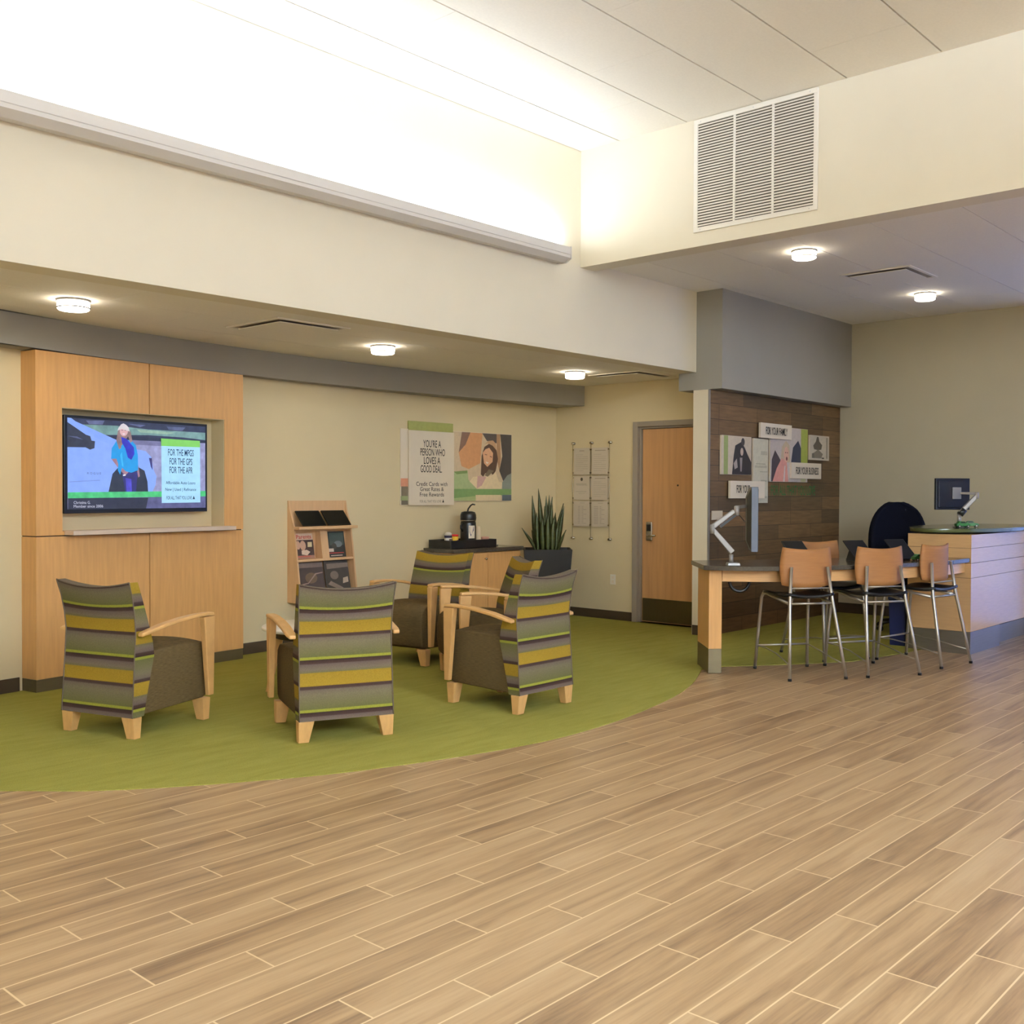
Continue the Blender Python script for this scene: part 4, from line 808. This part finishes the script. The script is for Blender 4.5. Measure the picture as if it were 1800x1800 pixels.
# ================================================================== LOUNGE CHAIRS
def make_chair(label):
    t = thing('lounge_chair', label, 'armchair', (0, 0, 0), 0, 'striped lounge chairs')
    Y0 = -0.33                                              # rear plane; the chair faces +y
    # backrest: rear, front and sides each carry their own run of stripes
    rear = [(0.0, 0.125), (0.007, 0.22), (0.014, 0.33), (0.023, 0.47), (0.032, 0.60), (0.022, 0.70), (0.002, 0.80), (-0.022, 0.874), (-0.026, 0.888)]
    front = [(0.088, 0.125), (0.109, 0.22), (0.138, 0.33), (0.172, 0.46), (0.162, 0.54), (0.120, 0.67), (0.080, 0.78), (0.042, 0.874), (0.034, 0.888)]
    bm = bmesh.new(); lay = bm.verts.layers.float.new('band'); nu = 12
    def half(z): return 0.268 + 0.012*max(0, (z-0.5)/0.4)**2 + 0.006*(1-min(1, z/0.5))
    def pos(u, y, z, puff):
        k = max(0.0, (z-0.55)/0.35)
        zz = z - 0.034*(1-u*u)*min(1, k)**1.6
        return Vector((u*half(z), Y0 + y + puff*(1-u*u)*0.022 - 0.012*(1-u*u)*min(1, k), zz))
    def sheet(prof, off, puff):
        rows_ = []
        for y, z in prof:
            r_ = []
            for i in range(nu+1):
                u = -1+2*i/nu; v = bm.verts.new(pos(u, y, z, puff)); v[lay] = (1.50-z) if off else z; r_.append(v)
            rows_.append(r_)
        for a, b_ in zip(rows_, rows_[1:]):
            for i in range(nu):
                f = bm.faces.new((a[i], a[i+1], b_[i+1], b_[i])); f.smooth = True
    sheet(rear, 0.0, -0.15); sheet(front, 0.015, 1.0)
    for sx in (-1, 1):                                      # side gussets
        for k in range(len(rear)-1):
            q = []
            for (y, z) in (rear[k], front[k], front[k+1], rear[k+1]):
                v = bm.verts.new(pos(sx, y, z, 0)); v[lay] = 1.505-z; q.append(v)
            bm.faces.new(q)
    for prof_z, idx in ((0.0, 0), (0.0, -1)):               # bottom and top strips
        for i in range(nu):
            u0, u1 = -1+2*i/nu, -1+2*(i+1)/nu
            pr, pf = rear[idx], front[idx]; q = []
            for (u, (y, z), pu) in ((u0, pr, -0.15), (u1, pr, -0.15), (u1, pf, 1.0), (u0, pf, 1.0)):
                v = bm.verts.new(pos(u, y, z, pu)); v[lay] = 0.70 if idx else 0.1; q.append(v)
            bm.faces.new(q)
    bmesh.ops.recalc_face_normals(bm, faces=bm.faces)
    me = bpy.data.meshes.new('backrest'); bm.to_mesh(me); bm.free(); me.materials.append(M['stripe'])
    bk = bpy.data.objects.new('backrest', me); C.objects.link(bk); bk.parent = t; TM[bk.name] = TM[t.name]
    mb = MB()                                               # piping round the rear panel and the top
    for sx in (-1, 1): mb.tube([pos(sx, y-0.002, z, 0) for y, z in rear], 0.0035, 6)
    mb.tube([pos(-1+2*i/nu, rear[-1][0]-0.002, rear[-1][1]+0.001, -0.15) for i in range(nu+1)], 0.0035, 6)
    mb.done('piping', M['stripe'], bk)
    # seat block
    sp2 = [(0.10, 0.125), (0.60, 0.14), (0.645, 0.16), (0.658, 0.25), (0.660, 0.37), (0.645, 0.44), (0.60, 0.478), (0.50, 0.492), (0.30, 0.490), (0.14, 0.475)]
    mb = MB(); rings = []
    for i in range(9):
        u = -1+2*i/8; k = 0.012*(1-u*u)
        rings.append([Vector((u*0.252, Y0+y + (k if y > 0.5 else 0), z + (k*1.3 if z > 0.4 else 0))) for y, z in sp2])
    mb.loft(rings, smooth=False); o = mb.done('seat', M['seatd'], t, bevel=0.012, segs=3)
    for f in o.data.polygons: f.use_smooth = True
    # bentwood arms: post and rail in one piece of board
    for sx in (-1, 1):
        cx = sx*0.302
        path = [(0.030, 0.603), (0.075, 0.612), (0.20, 0.638), (0.34, 0.657), (0.46, 0.666), (0.56, 0.667), (0.615, 0.664)]
        mb = MB(); rings = []
        for i, (y, z) in enumerate(path):
            hw = (0.018, 0.027, 0.030, 0.030, 0.028, 0.026, 0.025)[i]; th = 0.022
            rings.append([Vector((cx-hw, Y0+y, z)), Vector((cx+hw, Y0+y, z)), Vector((cx+hw, Y0+y, z-th)), Vector((cx-hw, Y0+y, z-th))])
        mb.loft(rings, smooth=False); ar = mb.done('arm', M['maple_l'], t, bevel=0.007, segs=3)
        mb = MB(); rings = []
        for z, y0, y1, hw in ((0.16, 0.575, 0.618, 0.016), (0.30, 0.562, 0.620, 0.018), (0.50, 0.545, 0.622, 0.020), (0.6415, 0.530, 0.622, 0.022)):
            x_ = sx*(0.276+0.0) if False else cx
            rings.append([Vector((x_-hw, Y0+y0, z)), Vector((x_+hw, Y0+y0, z)), Vector((x_+hw, Y0+y1, z)), Vector((x_-hw, Y0+y1, z))])
        mb.loft(rings, smooth=False); mb.done('arm_post', M['maple_l'], ar, bevel=0.006, segs=3)
    for sx in (-1, 1):
        for yc, zt_, dy in ((0.035, 0.124, -1), (0.600, 0.138, 1)):
            mb = MB(); rings = []
            for z, ho, hi, dpt in ((0.0045, 0.274, 0.215, 0.024), (zt_, 0.276, 0.186, 0.034)):
                x0, x1 = sorted((sx*ho, sx*hi)); rings.append([Vector((x0, Y0+yc-dpt, z)), Vector((x1, Y0+yc-dpt, z)), Vector((x1, Y0+yc+dpt, z)), Vector((x0, Y0+yc+dpt, z))])
            mb.loft(rings, smooth=False); mb.done('leg', M['maple_l'], t, bevel=0.003)
    return t
def face(dx, dy): return math.atan2(dy, dx) - PI/2
CH = [((3.119, 5.847), (0.955, 0.297), 'striped lounge chair at the left, its back to us, one wooden arm on show'),
      ((3.846, 4.936), (0.385, 0.923), 'striped lounge chair in the middle with its back square to us'),
      ((5.121, 4.685), (-0.024, 1.0), 'striped lounge chair nearest the carpet edge at the right, back to us'),
      ((5.95, 6.43), (-0.986, -0.164), 'striped lounge chair in front of the cabinet, facing the small round table'),
      ((5.80, 5.54), (-0.864, 0.503), 'striped lounge chair half hidden behind another, in front of the planter')]
ch0 = make_chair(CH[0][2])
for i, ((x, y), d, lab) in enumerate(CH):
    if i == 0: ch0.location = (x, y, 0); ch0.rotation_euler = (0, 0, face(*d))
    else: dup(ch0, (x, y, 0), face(*d), lab)
# low round table amid the chairs
rt = thing('round_side_table', 'low round white topped table in the middle of the lounge chairs', 'table', (4.50, 5.93, 0.0045))
MB().lathe([(0.001, 0.435), (0.37, 0.435), (0.385, 0.442), (0.385, 0.456), (0.38, 0.461), (0.001, 0.461)], n=48).done('tabletop', M['white'], rt)
MB().lathe([(0.001, 0.385), (0.30, 0.385), (0.30, 0.434), (0.001, 0.434)], n=40).done('apron', M['base'], rt)
for k in range(4):
    a = math.radians(140+90*k); c, s_ = math.cos(a), math.sin(a); mb = MB(); rings = []
    for z, r, h in ((0.0, 0.34, 0.017), (0.384, 0.26, 0.026)):
        rings.append([Vector((c*(r+i_*h)-s_*j*h, s_*(r+i_*h)+c*j*h, z)) for i_, j in ((-1, -1), (1, -1), (1, 1), (-1, 1))])
    mb.loft(rings, smooth=False); mb.done('leg', M['maple_l'], rt, bevel=0.003)
# green seat cut by the left edge
ga = Vector((2.335, 6.88, 0.0045))
gt = thing('green_ottoman', 'dark green upholstered seat cut off by the left edge', 'ottoman', tuple(ga), 0.2)
mb = MB(); mb.box(-0.30, 0.30, -0.20, 0.20, 0.05, 0.385); mb.done('cushion', M['grn'], gt, bevel=0.05, segs=4)
for sx in (-1, 1):
    for sy in (-1, 1): MB().box(sx*0.25-0.02, sx*0.25+0.02, sy*0.15-0.02, sy*0.15+0.02, 0, 0.0495).done('foot', M['black'], gt)

# ================================================================== STANDING TABLE AND KIOSK
fe = [(6.944, 4.318), (6.985, 4.20), (7.06, 4.06), (7.236, 3.868), (7.45, 3.725), (7.68, 3.60), (7.90, 3.49), (8.20, 3.375), (8.517, 3.278), (8.80, 3.212), (9.06, 3.175), (9.413, 3.168)]
fe = [(6.944, 4.318)] + smoothline(fe[1:], 4)
be = [(9.413, 3.70), (8.9, 3.86), (8.2, 4.20), (7.398, 4.722)]
TT = 0.843
tb = thing('standing_table', 'long dark topped standing table on a maple panel leg', 'table', (7.2, 4.42, 0))
mb = MB(); mb.prism(fe + be, TT-0.036, TT); o = plabel(mb.done('tabletop', M['counter'], tb, world=True, bevel=0.004), 'dark speckled tabletop')
Fv, Rv, Lv = Vector((7.013, 4.313)), Vector((7.083, 4.24)), Vector((7.325, 4.608)); Bv = Lv + (Rv-Fv)
def offs2(v, k): c = (Fv+Bv)/2; return ((v.x-c.x)*k+c.x, (v.y-c.y)*k+c.y)
MB().prism([tuple(v) for v in (Fv, Rv, Bv, Lv)], 0.192, TT-0.0365).done('panel_leg', M['maple'], tb, world=True, bevel=0.002)
plabel(MB().prism([tuple(v) for v in (Fv, Rv, Bv, Lv)], 0.0045, 0.191).done('leg_base', M['oliveb'], tb, world=True), 'metal clad leg base')
# apron following the front edge
ap_o, ap_i = [], []
pts = [Vector(p) for p in fe if p[0] > 7.06]
for i, p in enumerate(pts):
    d = (pts[min(i+1, len(pts)-1)] - pts[max(i-1, 0)]).normalized(); n_ = Vector((-d.y, d.x))
    k_ = 0.045 + 0.085*max(0.0, (7.95-p.x)/0.89)
    ap_o.append(p + n_*k_); ap_i.append(p + n_*(k_+0.025))
ap_o[0] = Rv + Vector((0.004, -0.002)); ap_i[0] = Rv + Vector((0.02, 0.02))
mb = MB(); mb.prism([tuple(p) for p in ap_o] + [tuple(p) for p in reversed(ap_i)], 0.716, TT-0.0365); mb.done('apron', M['maple_h'], tb, world=True)
lp = tag(MB().tube([Vector((7.27, 4.195, 0.80)) + RT*(0.075*math.cos(a)*1.05) + Vector((0, 0, -0.085+0.085*math.sin(a))) for a in [PI*k/14 + PI for k in range(15)]], 0.013, 8).done('power_cable', M['black']), 'black cable loop hanging under the standing table by its leg', 'cable')

# kiosk counter
KX, KY, KYB, KT = 9.417, 3.16, 3.715, 1.046
kk = thing('service_counter', 'maple clad service counter with oval olive top', 'counter', (10.3, 3.44, 0))
zs = [0.196, 0.667, 0.797, 0.927, KT]
MB().box(KX+0.006, X3-0.02, KY+0.006, KYB-0.006, 0.19, KT-0.002).done('core', M['line'], kk, world=True)
for z0, z1 in zip(zs, zs[1:]):
    MB().box(KX, X3-0.02, KY, KYB, z0+0.0015, z1-0.0015).done('cladding_panel', M['maple_k'], kk, world=True, bevel=0.001)
plabel(MB().box(KX, 10.19, KY, KYB, 0.0, 0.1945).done('plinth', M['steelbase'], kk, world=True), 'brushed steel base')
plabel(MB().box(10.192, X3-0.02, KY+0.07, KYB, 0.0, 0.1945).done('toe_kick', M['steelbase'], kk, world=True), 'recessed steel toe kick')
ctr = (10.43, 3.505); ov = [(ctr[0]+1.055*math.cos(2*PI*k/72), ctr[1]+0.435*math.sin(2*PI*k/72)) for k in range(72)]
MB().prism([(ctr[0]+(x-ctr[0])*0.93, ctr[1]+(y-ctr[1])*0.75) for x, y in ov], KT, KT+0.012).done('spacer', M['line'], kk, world=True)
plabel(MB().prism(ov, KT+0.0125, KT+0.047, smooth=True).done('oval_top', M['ktop'], kk, world=True, bevel=0.002), 'olive oval glass top')
bn = thing('waste_bin', 'slim dark blue bin standing behind the service counter', 'bin', (9.66, 3.835, 0.0045))
mb = MB(); mb.loft([[Vector((sx*a, sy*b_, z)) for sx, sy in ((-1, -1), (1, -1), (1, 1), (-1, 1))] for a, b_, z in ((0.17, 0.07, 0), (0.185, 0.078, 0.42))], smooth=False); mb.done('bin_body', M['navy'], bn, bevel=0.005)
MB().box(-0.19, 0.19, -0.083, 0.083, 0.4205, 0.445).done('rim', M['navy'], bn, bevel=0.004)

# ================================================================== BAR STOOLS
def make_stool(label):
    t = thing('bar_stool', label, 'stool', (0, 0, 0), 0, 'maple backed bar stools')
    for sx in (-1, 1):
        rl = MB().tube([(sx*0.232, -0.29, 0.012), (sx*0.205, -0.235, 0.30), (sx*0.178, -0.18, 0.58), (sx*0.150, -0.150, 0.84)], 0.0125, 10).done('rear_leg', M['tube'], t)
        MB().lathe([(0.001, 0.0), (0.0145, 0.0), (0.0145, 0.016), (0.013, 0.02)], c=(sx*0.232, -0.29, 0.0), n=12).done('foot_cap', M['black'], rl)
        fl = MB().tube([(sx*0.228, 0.29, 0.012), (sx*0.215, 0.265, 0.30), (sx*0.203, 0.235, 0.575), (sx*0.199, 0.215, 0.607), (sx*0.193, 0.175, 0.616), (sx*0.186, 0.02, 0.592), (sx*0.178, -0.165, 0.565)], 0.0125, 10).done('front_leg', M['tube'], t)
        MB().lathe([(0.001, 0.0), (0.0145, 0.0), (0.0145, 0.016), (0.013, 0.02)], c=(sx*0.228, 0.29, 0.0), n=12).done('foot_cap', M['black'], fl)
        MB().tube([(sx*0.220, 0.272, 0.19), (sx*0.20, 0.16, 0.185), (sx*0.195, 0.0, 0.165), (sx*0.205, -0.15, 0.135), (sx*0.222, -0.265, 0.115)], 0.005, 8).done('side_stretcher', M['tube'], t)
    MB().tube([(-0.219, 0.272, 0.19), (0.219, 0.272, 0.19)], 0.008, 8).done('footrest', M['tube'], t)
    MB().tube([(-0.178, -0.18, 0.565), (0.178, -0.18, 0.565)], 0.009, 8).done('rear_rail', M['tube'], t)
    MB().tube([(-0.166, -0.166, 0.68), (0.166, -0.166, 0.68)], 0.006, 8).done('back_rail', M['tube'], t)
    # shell seat
    mb = MB(); n = 12; rings = []
    for j in range(n+1):
        v = -1+2*j/n; y = 0.02+0.215*v; wd = 0.218*(1-0.16*max(0, -v)**2-0.10*max(0, v)**3); row = []
        for i in range(n+1):
            u = -1+2*i/n
            z = 0.617 + 0.020*abs(u)**2.2 - 0.020*max(0, (v-0.4)/0.6)**2 + 0.02*max(0, -v)**3 - 0.012*(1-v)*0.8
            row.append(Vector((u*wd, y, z)))
        rings.append(row)
    mb.loft(rings, closed=False, caps=False); mb.done('seat', M['black'], t, solid=0.022)
    # bent plywood back
    mb = MB(); rings = []
    for j in range(9):
        v = j/8; z = 0.700+0.290*v; row = []
        for i in range(n+1):
            u = -1+2*i/n; hw = 0.185+0.027*math.sin(PI*min(1, 0.2+v*0.75)) + 0.008*v
            dip = -0.018*(1-u*u)*max(0, (v-0.6)/0.4) - 0.022*(1-u*u)*max(0, (0.3-v)/0.3) + 0.012*0
            y = -0.150 + 0.028*v + 0.045*u*u + 0.012
            row.append(Vector((u*hw, y-0.012-0.03*v*v+0.012, z+dip)))
        rings.append(row)
    mb.loft(rings, closed=False, caps=False); mb.done('backrest', M['maple_s'], t, solid=0.014)
    return t
def mid(rl, rr):
    """stool place from its two rear feet"""
    a, b_ = Vector(rl), Vector(rr); r = (b_-a).normalized(); f = Vector((-r.y, r.x)); c = (a+b_)/2 + f*0.29
    return (c.x, c.y), (f.x, f.y)
ST = [((7.135, 3.689), (7.517, 3.425), 'bar stool nearest the table\'s panel leg, its maple back to us'), ((7.678, 3.326), (8.079, 3.083), 'middle bar stool of the near row, its maple back to us'),
      ((8.489, 3.068), (8.942, 2.996), 'bar stool beside the service counter, turned slightly away'), ((8.785, 4.215), (8.39, 4.41), 'bar stool on the far side of the table, facing us')]
st0 = make_stool(ST[0][2])
for i, (a, b_, lab) in enumerate(ST):
    (x, y), f = mid(a, b_); zf = 0.0045 if i == 3 else 0.0005
    if i == 0: st0.location = (x, y, zf); st0.rotation_euler = (0, 0, face(*f))
    else: dup(st0, (x, y, zf), face(*f), lab)

# ================================================================== MONITORS, TABLETS, TOYS, OFFICE CHAIR
def bar(mb, p, q, w_, h_, up=Vector((0, 0, 1)), mi=0):
    p, q = Vector(p), Vector(q); d = (q-p).normalized(); s_ = d.cross(up).normalized(); u_ = s_.cross(d)
    mb._hull([p+s_*a*w_+u_*b_*h_ for a, b_ in ((-1, -1), (1, -1), (1, 1), (-1, 1))], [q+s_*a*w_*0.8+u_*b_*h_*0.8 for a, b_ in ((-1, -1), (1, -1), (1, 1), (-1, 1))], mi)
m1 = Vector((7.10, 4.16, TT+0.0006))
mt = thing('desk_monitor', 'monitor seen edge on, held by a folded silver arm on the standing table', 'monitor', tuple(m1))
def q1(l, z, f=0.0): return m1 + RT*l + FW*f + Vector((0, 0, z))
mb = MB(); mb._hull([q1(a*0.05+0.005, 0, b_*0.045) for a, b_ in ((-1, -1), (1, -1), (1, 1), (-1, 1))], [q1(a*0.045+0.005, 0.022, b_*0.04) for a, b_ in ((-1, -1), (1, -1), (1, 1), (-1, 1))], 0); mb.done('clamp_base', M['silver'], mt, world=True, bevel=0.004)
MB().tube([q1(-0.01, 0.0225), q1(-0.01, 0.085)], 0.017, 12).done('arm_post', M['silver'], mt, world=True)
mb = MB(); bar(mb, q1(0.0, 0.10), q1(-0.152, 0.275), 0.016, 0.022); o = mb.done('lower_arm', M['silver'], mt, world=True, bevel=0.006)
MB().tube([q1(-0.155, 0.245), q1(-0.155, 0.315)], 0.019, 12).done('elbow', M['silver'], mt, world=True)
mb = MB(); bar(mb, q1(-0.15, 0.30), q1(0.012, 0.42), 0.016, 0.020); mb.done('upper_arm', M['silver'], mt, world=True, bevel=0.006)
mb = MB(); bar(mb, q1(-0.10, 0.298, -0.02), q1(0.015, 0.385, -0.02), 0.004, 0.010); mb.done('cable_cover', M['black'], mt, world=True)
MB().tube([q1(0.03, 0.385), q1(0.03, 0.455)], 0.020, 12).done('tilt_joint', M['silver'], mt, world=True)
mb = MB(); bar(mb, q1(0.02, 0.447), q1(0.125, 0.455, 0.10), 0.011, 0.013); mb.done('head_arm', M['silver'], mt, world=True, bevel=0.004)
MB().tube([q1(0.02, 0.38), q1(0.06, 0.385, 0.03), q1(0.10, 0.345, 0.07), q1(0.125, 0.335, 0.12)], 0.004, 6).done('signal_cable', M['black'], mt, world=True)
md = (FW*1.0 + RT*0.175).normalized(); mn = Vector((md.y, -md.x, 0))     # screen runs away from us; mn points to its picture side
mp_ = Plane(m1 + RT*0.178 + Vector((0, 0, 0.105)) - FW*0.02, md)
sc_ = slab(mp_, 0, 0.42, 0, 0.50, -0.038, 0.013)
sc_.done('monitor_shell', M['bluegrey'], mt, world=True, bevel=0.004)
MB()._hull([mp_.p(a, b_, 0.0135) for a, b_ in ((0.012, 0.02), (0.408, 0.02), (0.408, 0.48), (0.012, 0.48))], [mp_.p(a, b_, 0.016) for a, b_ in ((0.012, 0.02), (0.408, 0.02), (0.408, 0.48), (0.012, 0.48))], 0) if False else None
mb = MB(); mb._hull([mp_.p(a, b_, -0.0385) for a, b_ in ((0.02, 0.01), (0.40, 0.01), (0.40, 0.49), (0.02, 0.49))], [mp_.p(a, b_, -0.068) for a, b_ in ((0.10, 0.08), (0.32, 0.08), (0.32, 0.42), (0.10, 0.42))], 0); mb.done('rear_cover', M['black'], mt, world=True)
slab(mp_, 0.015, 0.405, 0.02, 0.485, 0.0135, 0.015).done('screen', M['gblack'], mt, world=True)

m2 = Vector((9.975, 3.46, KT+0.0475))
mt = thing('desk_monitor', 'monitor turned its dark back to us, on the oval counter top', 'monitor', tuple(m2))
def q2(l, z, f=0.0): return m2 + RT*l + FW*f + Vector((0, 0, z))
mb = MB(); mb._hull([q2(a*0.045, 0, b_*0.04) for a, b_ in ((-1, -1), (1, -1), (1, 1), (-1, 1))], [q2(a*0.04, 0.014, b_*0.035) for a, b_ in ((-1, -1), (1, -1), (1, 1), (-1, 1))], 0); mb.done('clamp_base', M['silver'], mt, world=True)
MB().tube([q2(0, 0.0145), q2(0, 0.125)], 0.018, 12).done('arm_post', M['silver'], mt, world=True)
mb = MB(); bar(mb, q2(0.005, 0.128), q2(0.148, 0.288, -0.02), 0.018, 0.022); lo = mb.done('arm', M['silver'], mt, world=True, bevel=0.006)
plabel(MB().tube([q2(0.005, 0.115), q2(0.045, 0.165, -0.006)], 0.030, 12).done('joint_cover', M['black'], mt, world=True), 'black joint cover')
MB().tube([q2(0.152, 0.265, -0.02), q2(0.152, 0.325, -0.02)], 0.019, 12).done('tilt_joint', M['silver'], mt, world=True)
mb = MB(); bar(mb, q2(0.15, 0.312, -0.02), q2(0.03, 0.315, 0.052), 0.012, 0.013); mb.done('head_arm', M['silver'], mt, world=True, bevel=0.004)
sd = (RT*0.985 + FW*0.17).normalized()
m2p = Plane(q2(-0.185, 0.16, 0.06), sd)
slab(m2p, 0, 0.345, 0, 0.295, -0.045, -0.012).done('monitor_shell', M['monitor'], mt, world=True, bevel=0.004)
slab(m2p, 0.02, 0.325, 0.02, 0.275, -0.0115, 0.0).done('rear_cover', M['monitor'], mt, world=True, bevel=0.004)
plabel(slab(m2p, 0.155, 0.245, 0.10, 0.21, 0.0005, 0.010).done('mount_plate', M['silver'], mt, world=True, bevel=0.003), 'silver mounting plate')
slab(m2p, 0.008, 0.337, 0.008, 0.287, -0.047, -0.0455).done('screen', M['gblack'], mt, world=True)

def tablet_stand(x, y, f, label):
    t = thing('counter_tablet', label, 'tablet', (x, y, TT+0.0006), face(*f), 'tablets along the standing table')
    v = Vector((0, 0.17, 0.155)); pl = Plane((-0.105, -0.085, 0.013), (1, 0, 0), v); L_ = v.length
    slab(pl, 0, 0.21, 0, L_, -0.010, 0.0).done('shell', M['black'], t, bevel=0.003)
    slab(pl, 0.008, 0.202, 0.008, L_-0.008, 0.0003, 0.0012).done('glass', M['gblack'], t)
    MB().extr([(-0.06, -0.05, 0), (-0.06, 0.10, 0), (-0.06, 0.055, 0.100), (-0.06, -0.045, 0.012)], (0.12, 0, 0)).done('stand', M['black'], t, bevel=0.002)
tablet_stand(7.86, 4.00, (0.42, 0.90), 'black tablet on the standing table behind the stool by the panel leg')
tablet_stand(8.36, 3.70, (0.42, 0.90), 'middle black tablet on the standing table, against the cream wall')
tablet_stand(8.80, 3.53, (0.40, 0.91), 'black tablet on the standing table in front of the office chair')
def toy_car(loc, rz, label, grp):
    t = thing('toy_car', label, 'toy car', loc, rz, grp)
    pr = [(-0.062, 0.012), (0.062, 0.012), (0.066, 0.026), (0.05, 0.036), (0.026, 0.039), (0.012, 0.056), (-0.03, 0.058), (-0.05, 0.040), (-0.066, 0.034)]
    MB().extr([(x, -0.026, z) for x, z in pr], (0, 0.052, 0)).done('body', M['toy'], t, bevel=0.004)
    plabel(MB().extr([(x, -0.0268, z) for x, z in ((-0.036, 0.040), (0.020, 0.041), (0.009, 0.053), (-0.026, 0.054))], (0, 0.0536, 0)).done('windows', M['black'], t), 'dark windows')
    for x in (-0.04, 0.042):
        for sy in (-1, 1):
            wh = MB().tube([(x, sy*0.018, 0.0125), (x, sy*0.029, 0.0125)], 0.0125, 14).done('wheel', M['black'], t)
            MB().tube([(x, sy*0.0292, 0.0125), (x, sy*0.0302, 0.0125)], 0.007, 10).done('hubcap', M['white'], wh)
    return t
camrz = math.atan2(RT.y, RT.x)
OT = KT+0.0475
toy_car((9.885, 3.40, OT), camrz+0.1, 'green toy car left of the monitor post on the oval counter', 'green toy cars')
toy_car((10.085, 3.39, OT), camrz-0.15, 'green toy car right of the monitor post on the oval counter', 'green toy cars')
toy_car((8.70, 3.335, TT+0.0006), camrz+0.3, 'green toy car on the standing table close to its front edge', 'green toy cars')
toy_car((8.86, 3.345, TT+0.0006), camrz-0.2, 'green toy car on the standing table, partly behind a stool back', 'green toy cars')

oc = thing('office_chair', 'black round backed office chair behind the table and counter', 'office chair', (10.62, 4.21, 0.0045), face(-0.75, -0.66))
mb = MB(); rings = []; n = 14
for j in range(n+1):
    v = 1-(1-j/n)**1.7; z = 0.60+0.71*v; hw = 0.30*max(0.04, (1-max(0, (v-0.35)/0.65)**2.6))**0.5 * (0.90+0.10*min(1, v*3)); row = []
    for i in range(n+1):
        u = -1+2*i/n; row.append(Vector((u*hw, -0.245 - 0.05*v + 0.06*u*u*min(1, hw/0.2), z)))
    rings.append(row)
mb.loft(rings, closed=False, caps=False); mb.done('backrest', M['blackf'], oc, solid=0.06)
MB().box(-0.25, 0.25, -0.22, 0.26, 0.47, 0.555).done('seat', M['blackf'], oc, bevel=0.035, segs=3)
MB().tube([(0, -0.20, 0.48), (0, -0.29, 0.50), (0, -0.30, 0.66)], 0.022, 8).done('back_bracket', M['black'], oc)
MB().tube([(0, 0, 0.10), (0, 0, 0.469)], 0.028, 12).done('gas_post', M['black'], oc)
for sx in (-1, 1):
    MB().tube([(sx*0.22, -0.02, 0.50), (sx*0.31, -0.02, 0.52), (sx*0.31, -0.02, 0.68)], 0.014, 8).box(sx*0.31-0.035, sx*0.31+0.035, -0.13, 0.10, 0.681, 0.71).done('armrest', M['black'], oc)
for k in range(5):
    a = 2*PI*k/5+0.3; c, s_ = math.cos(a), math.sin(a)
    lg = MB().tube([(0.03*c, 0.03*s_, 0.115), (0.30*c, 0.30*s_, 0.075)], 0.02, 8, r1=0.014).done('base_spoke', M['black'], oc)
    MB().tube([(0.30*c-0.02*s_, 0.30*s_+0.02*c, 0.028), (0.30*c+0.02*s_, 0.30*s_-0.02*c, 0.028)], 0.028, 12).done('caster', M['black'], lg)
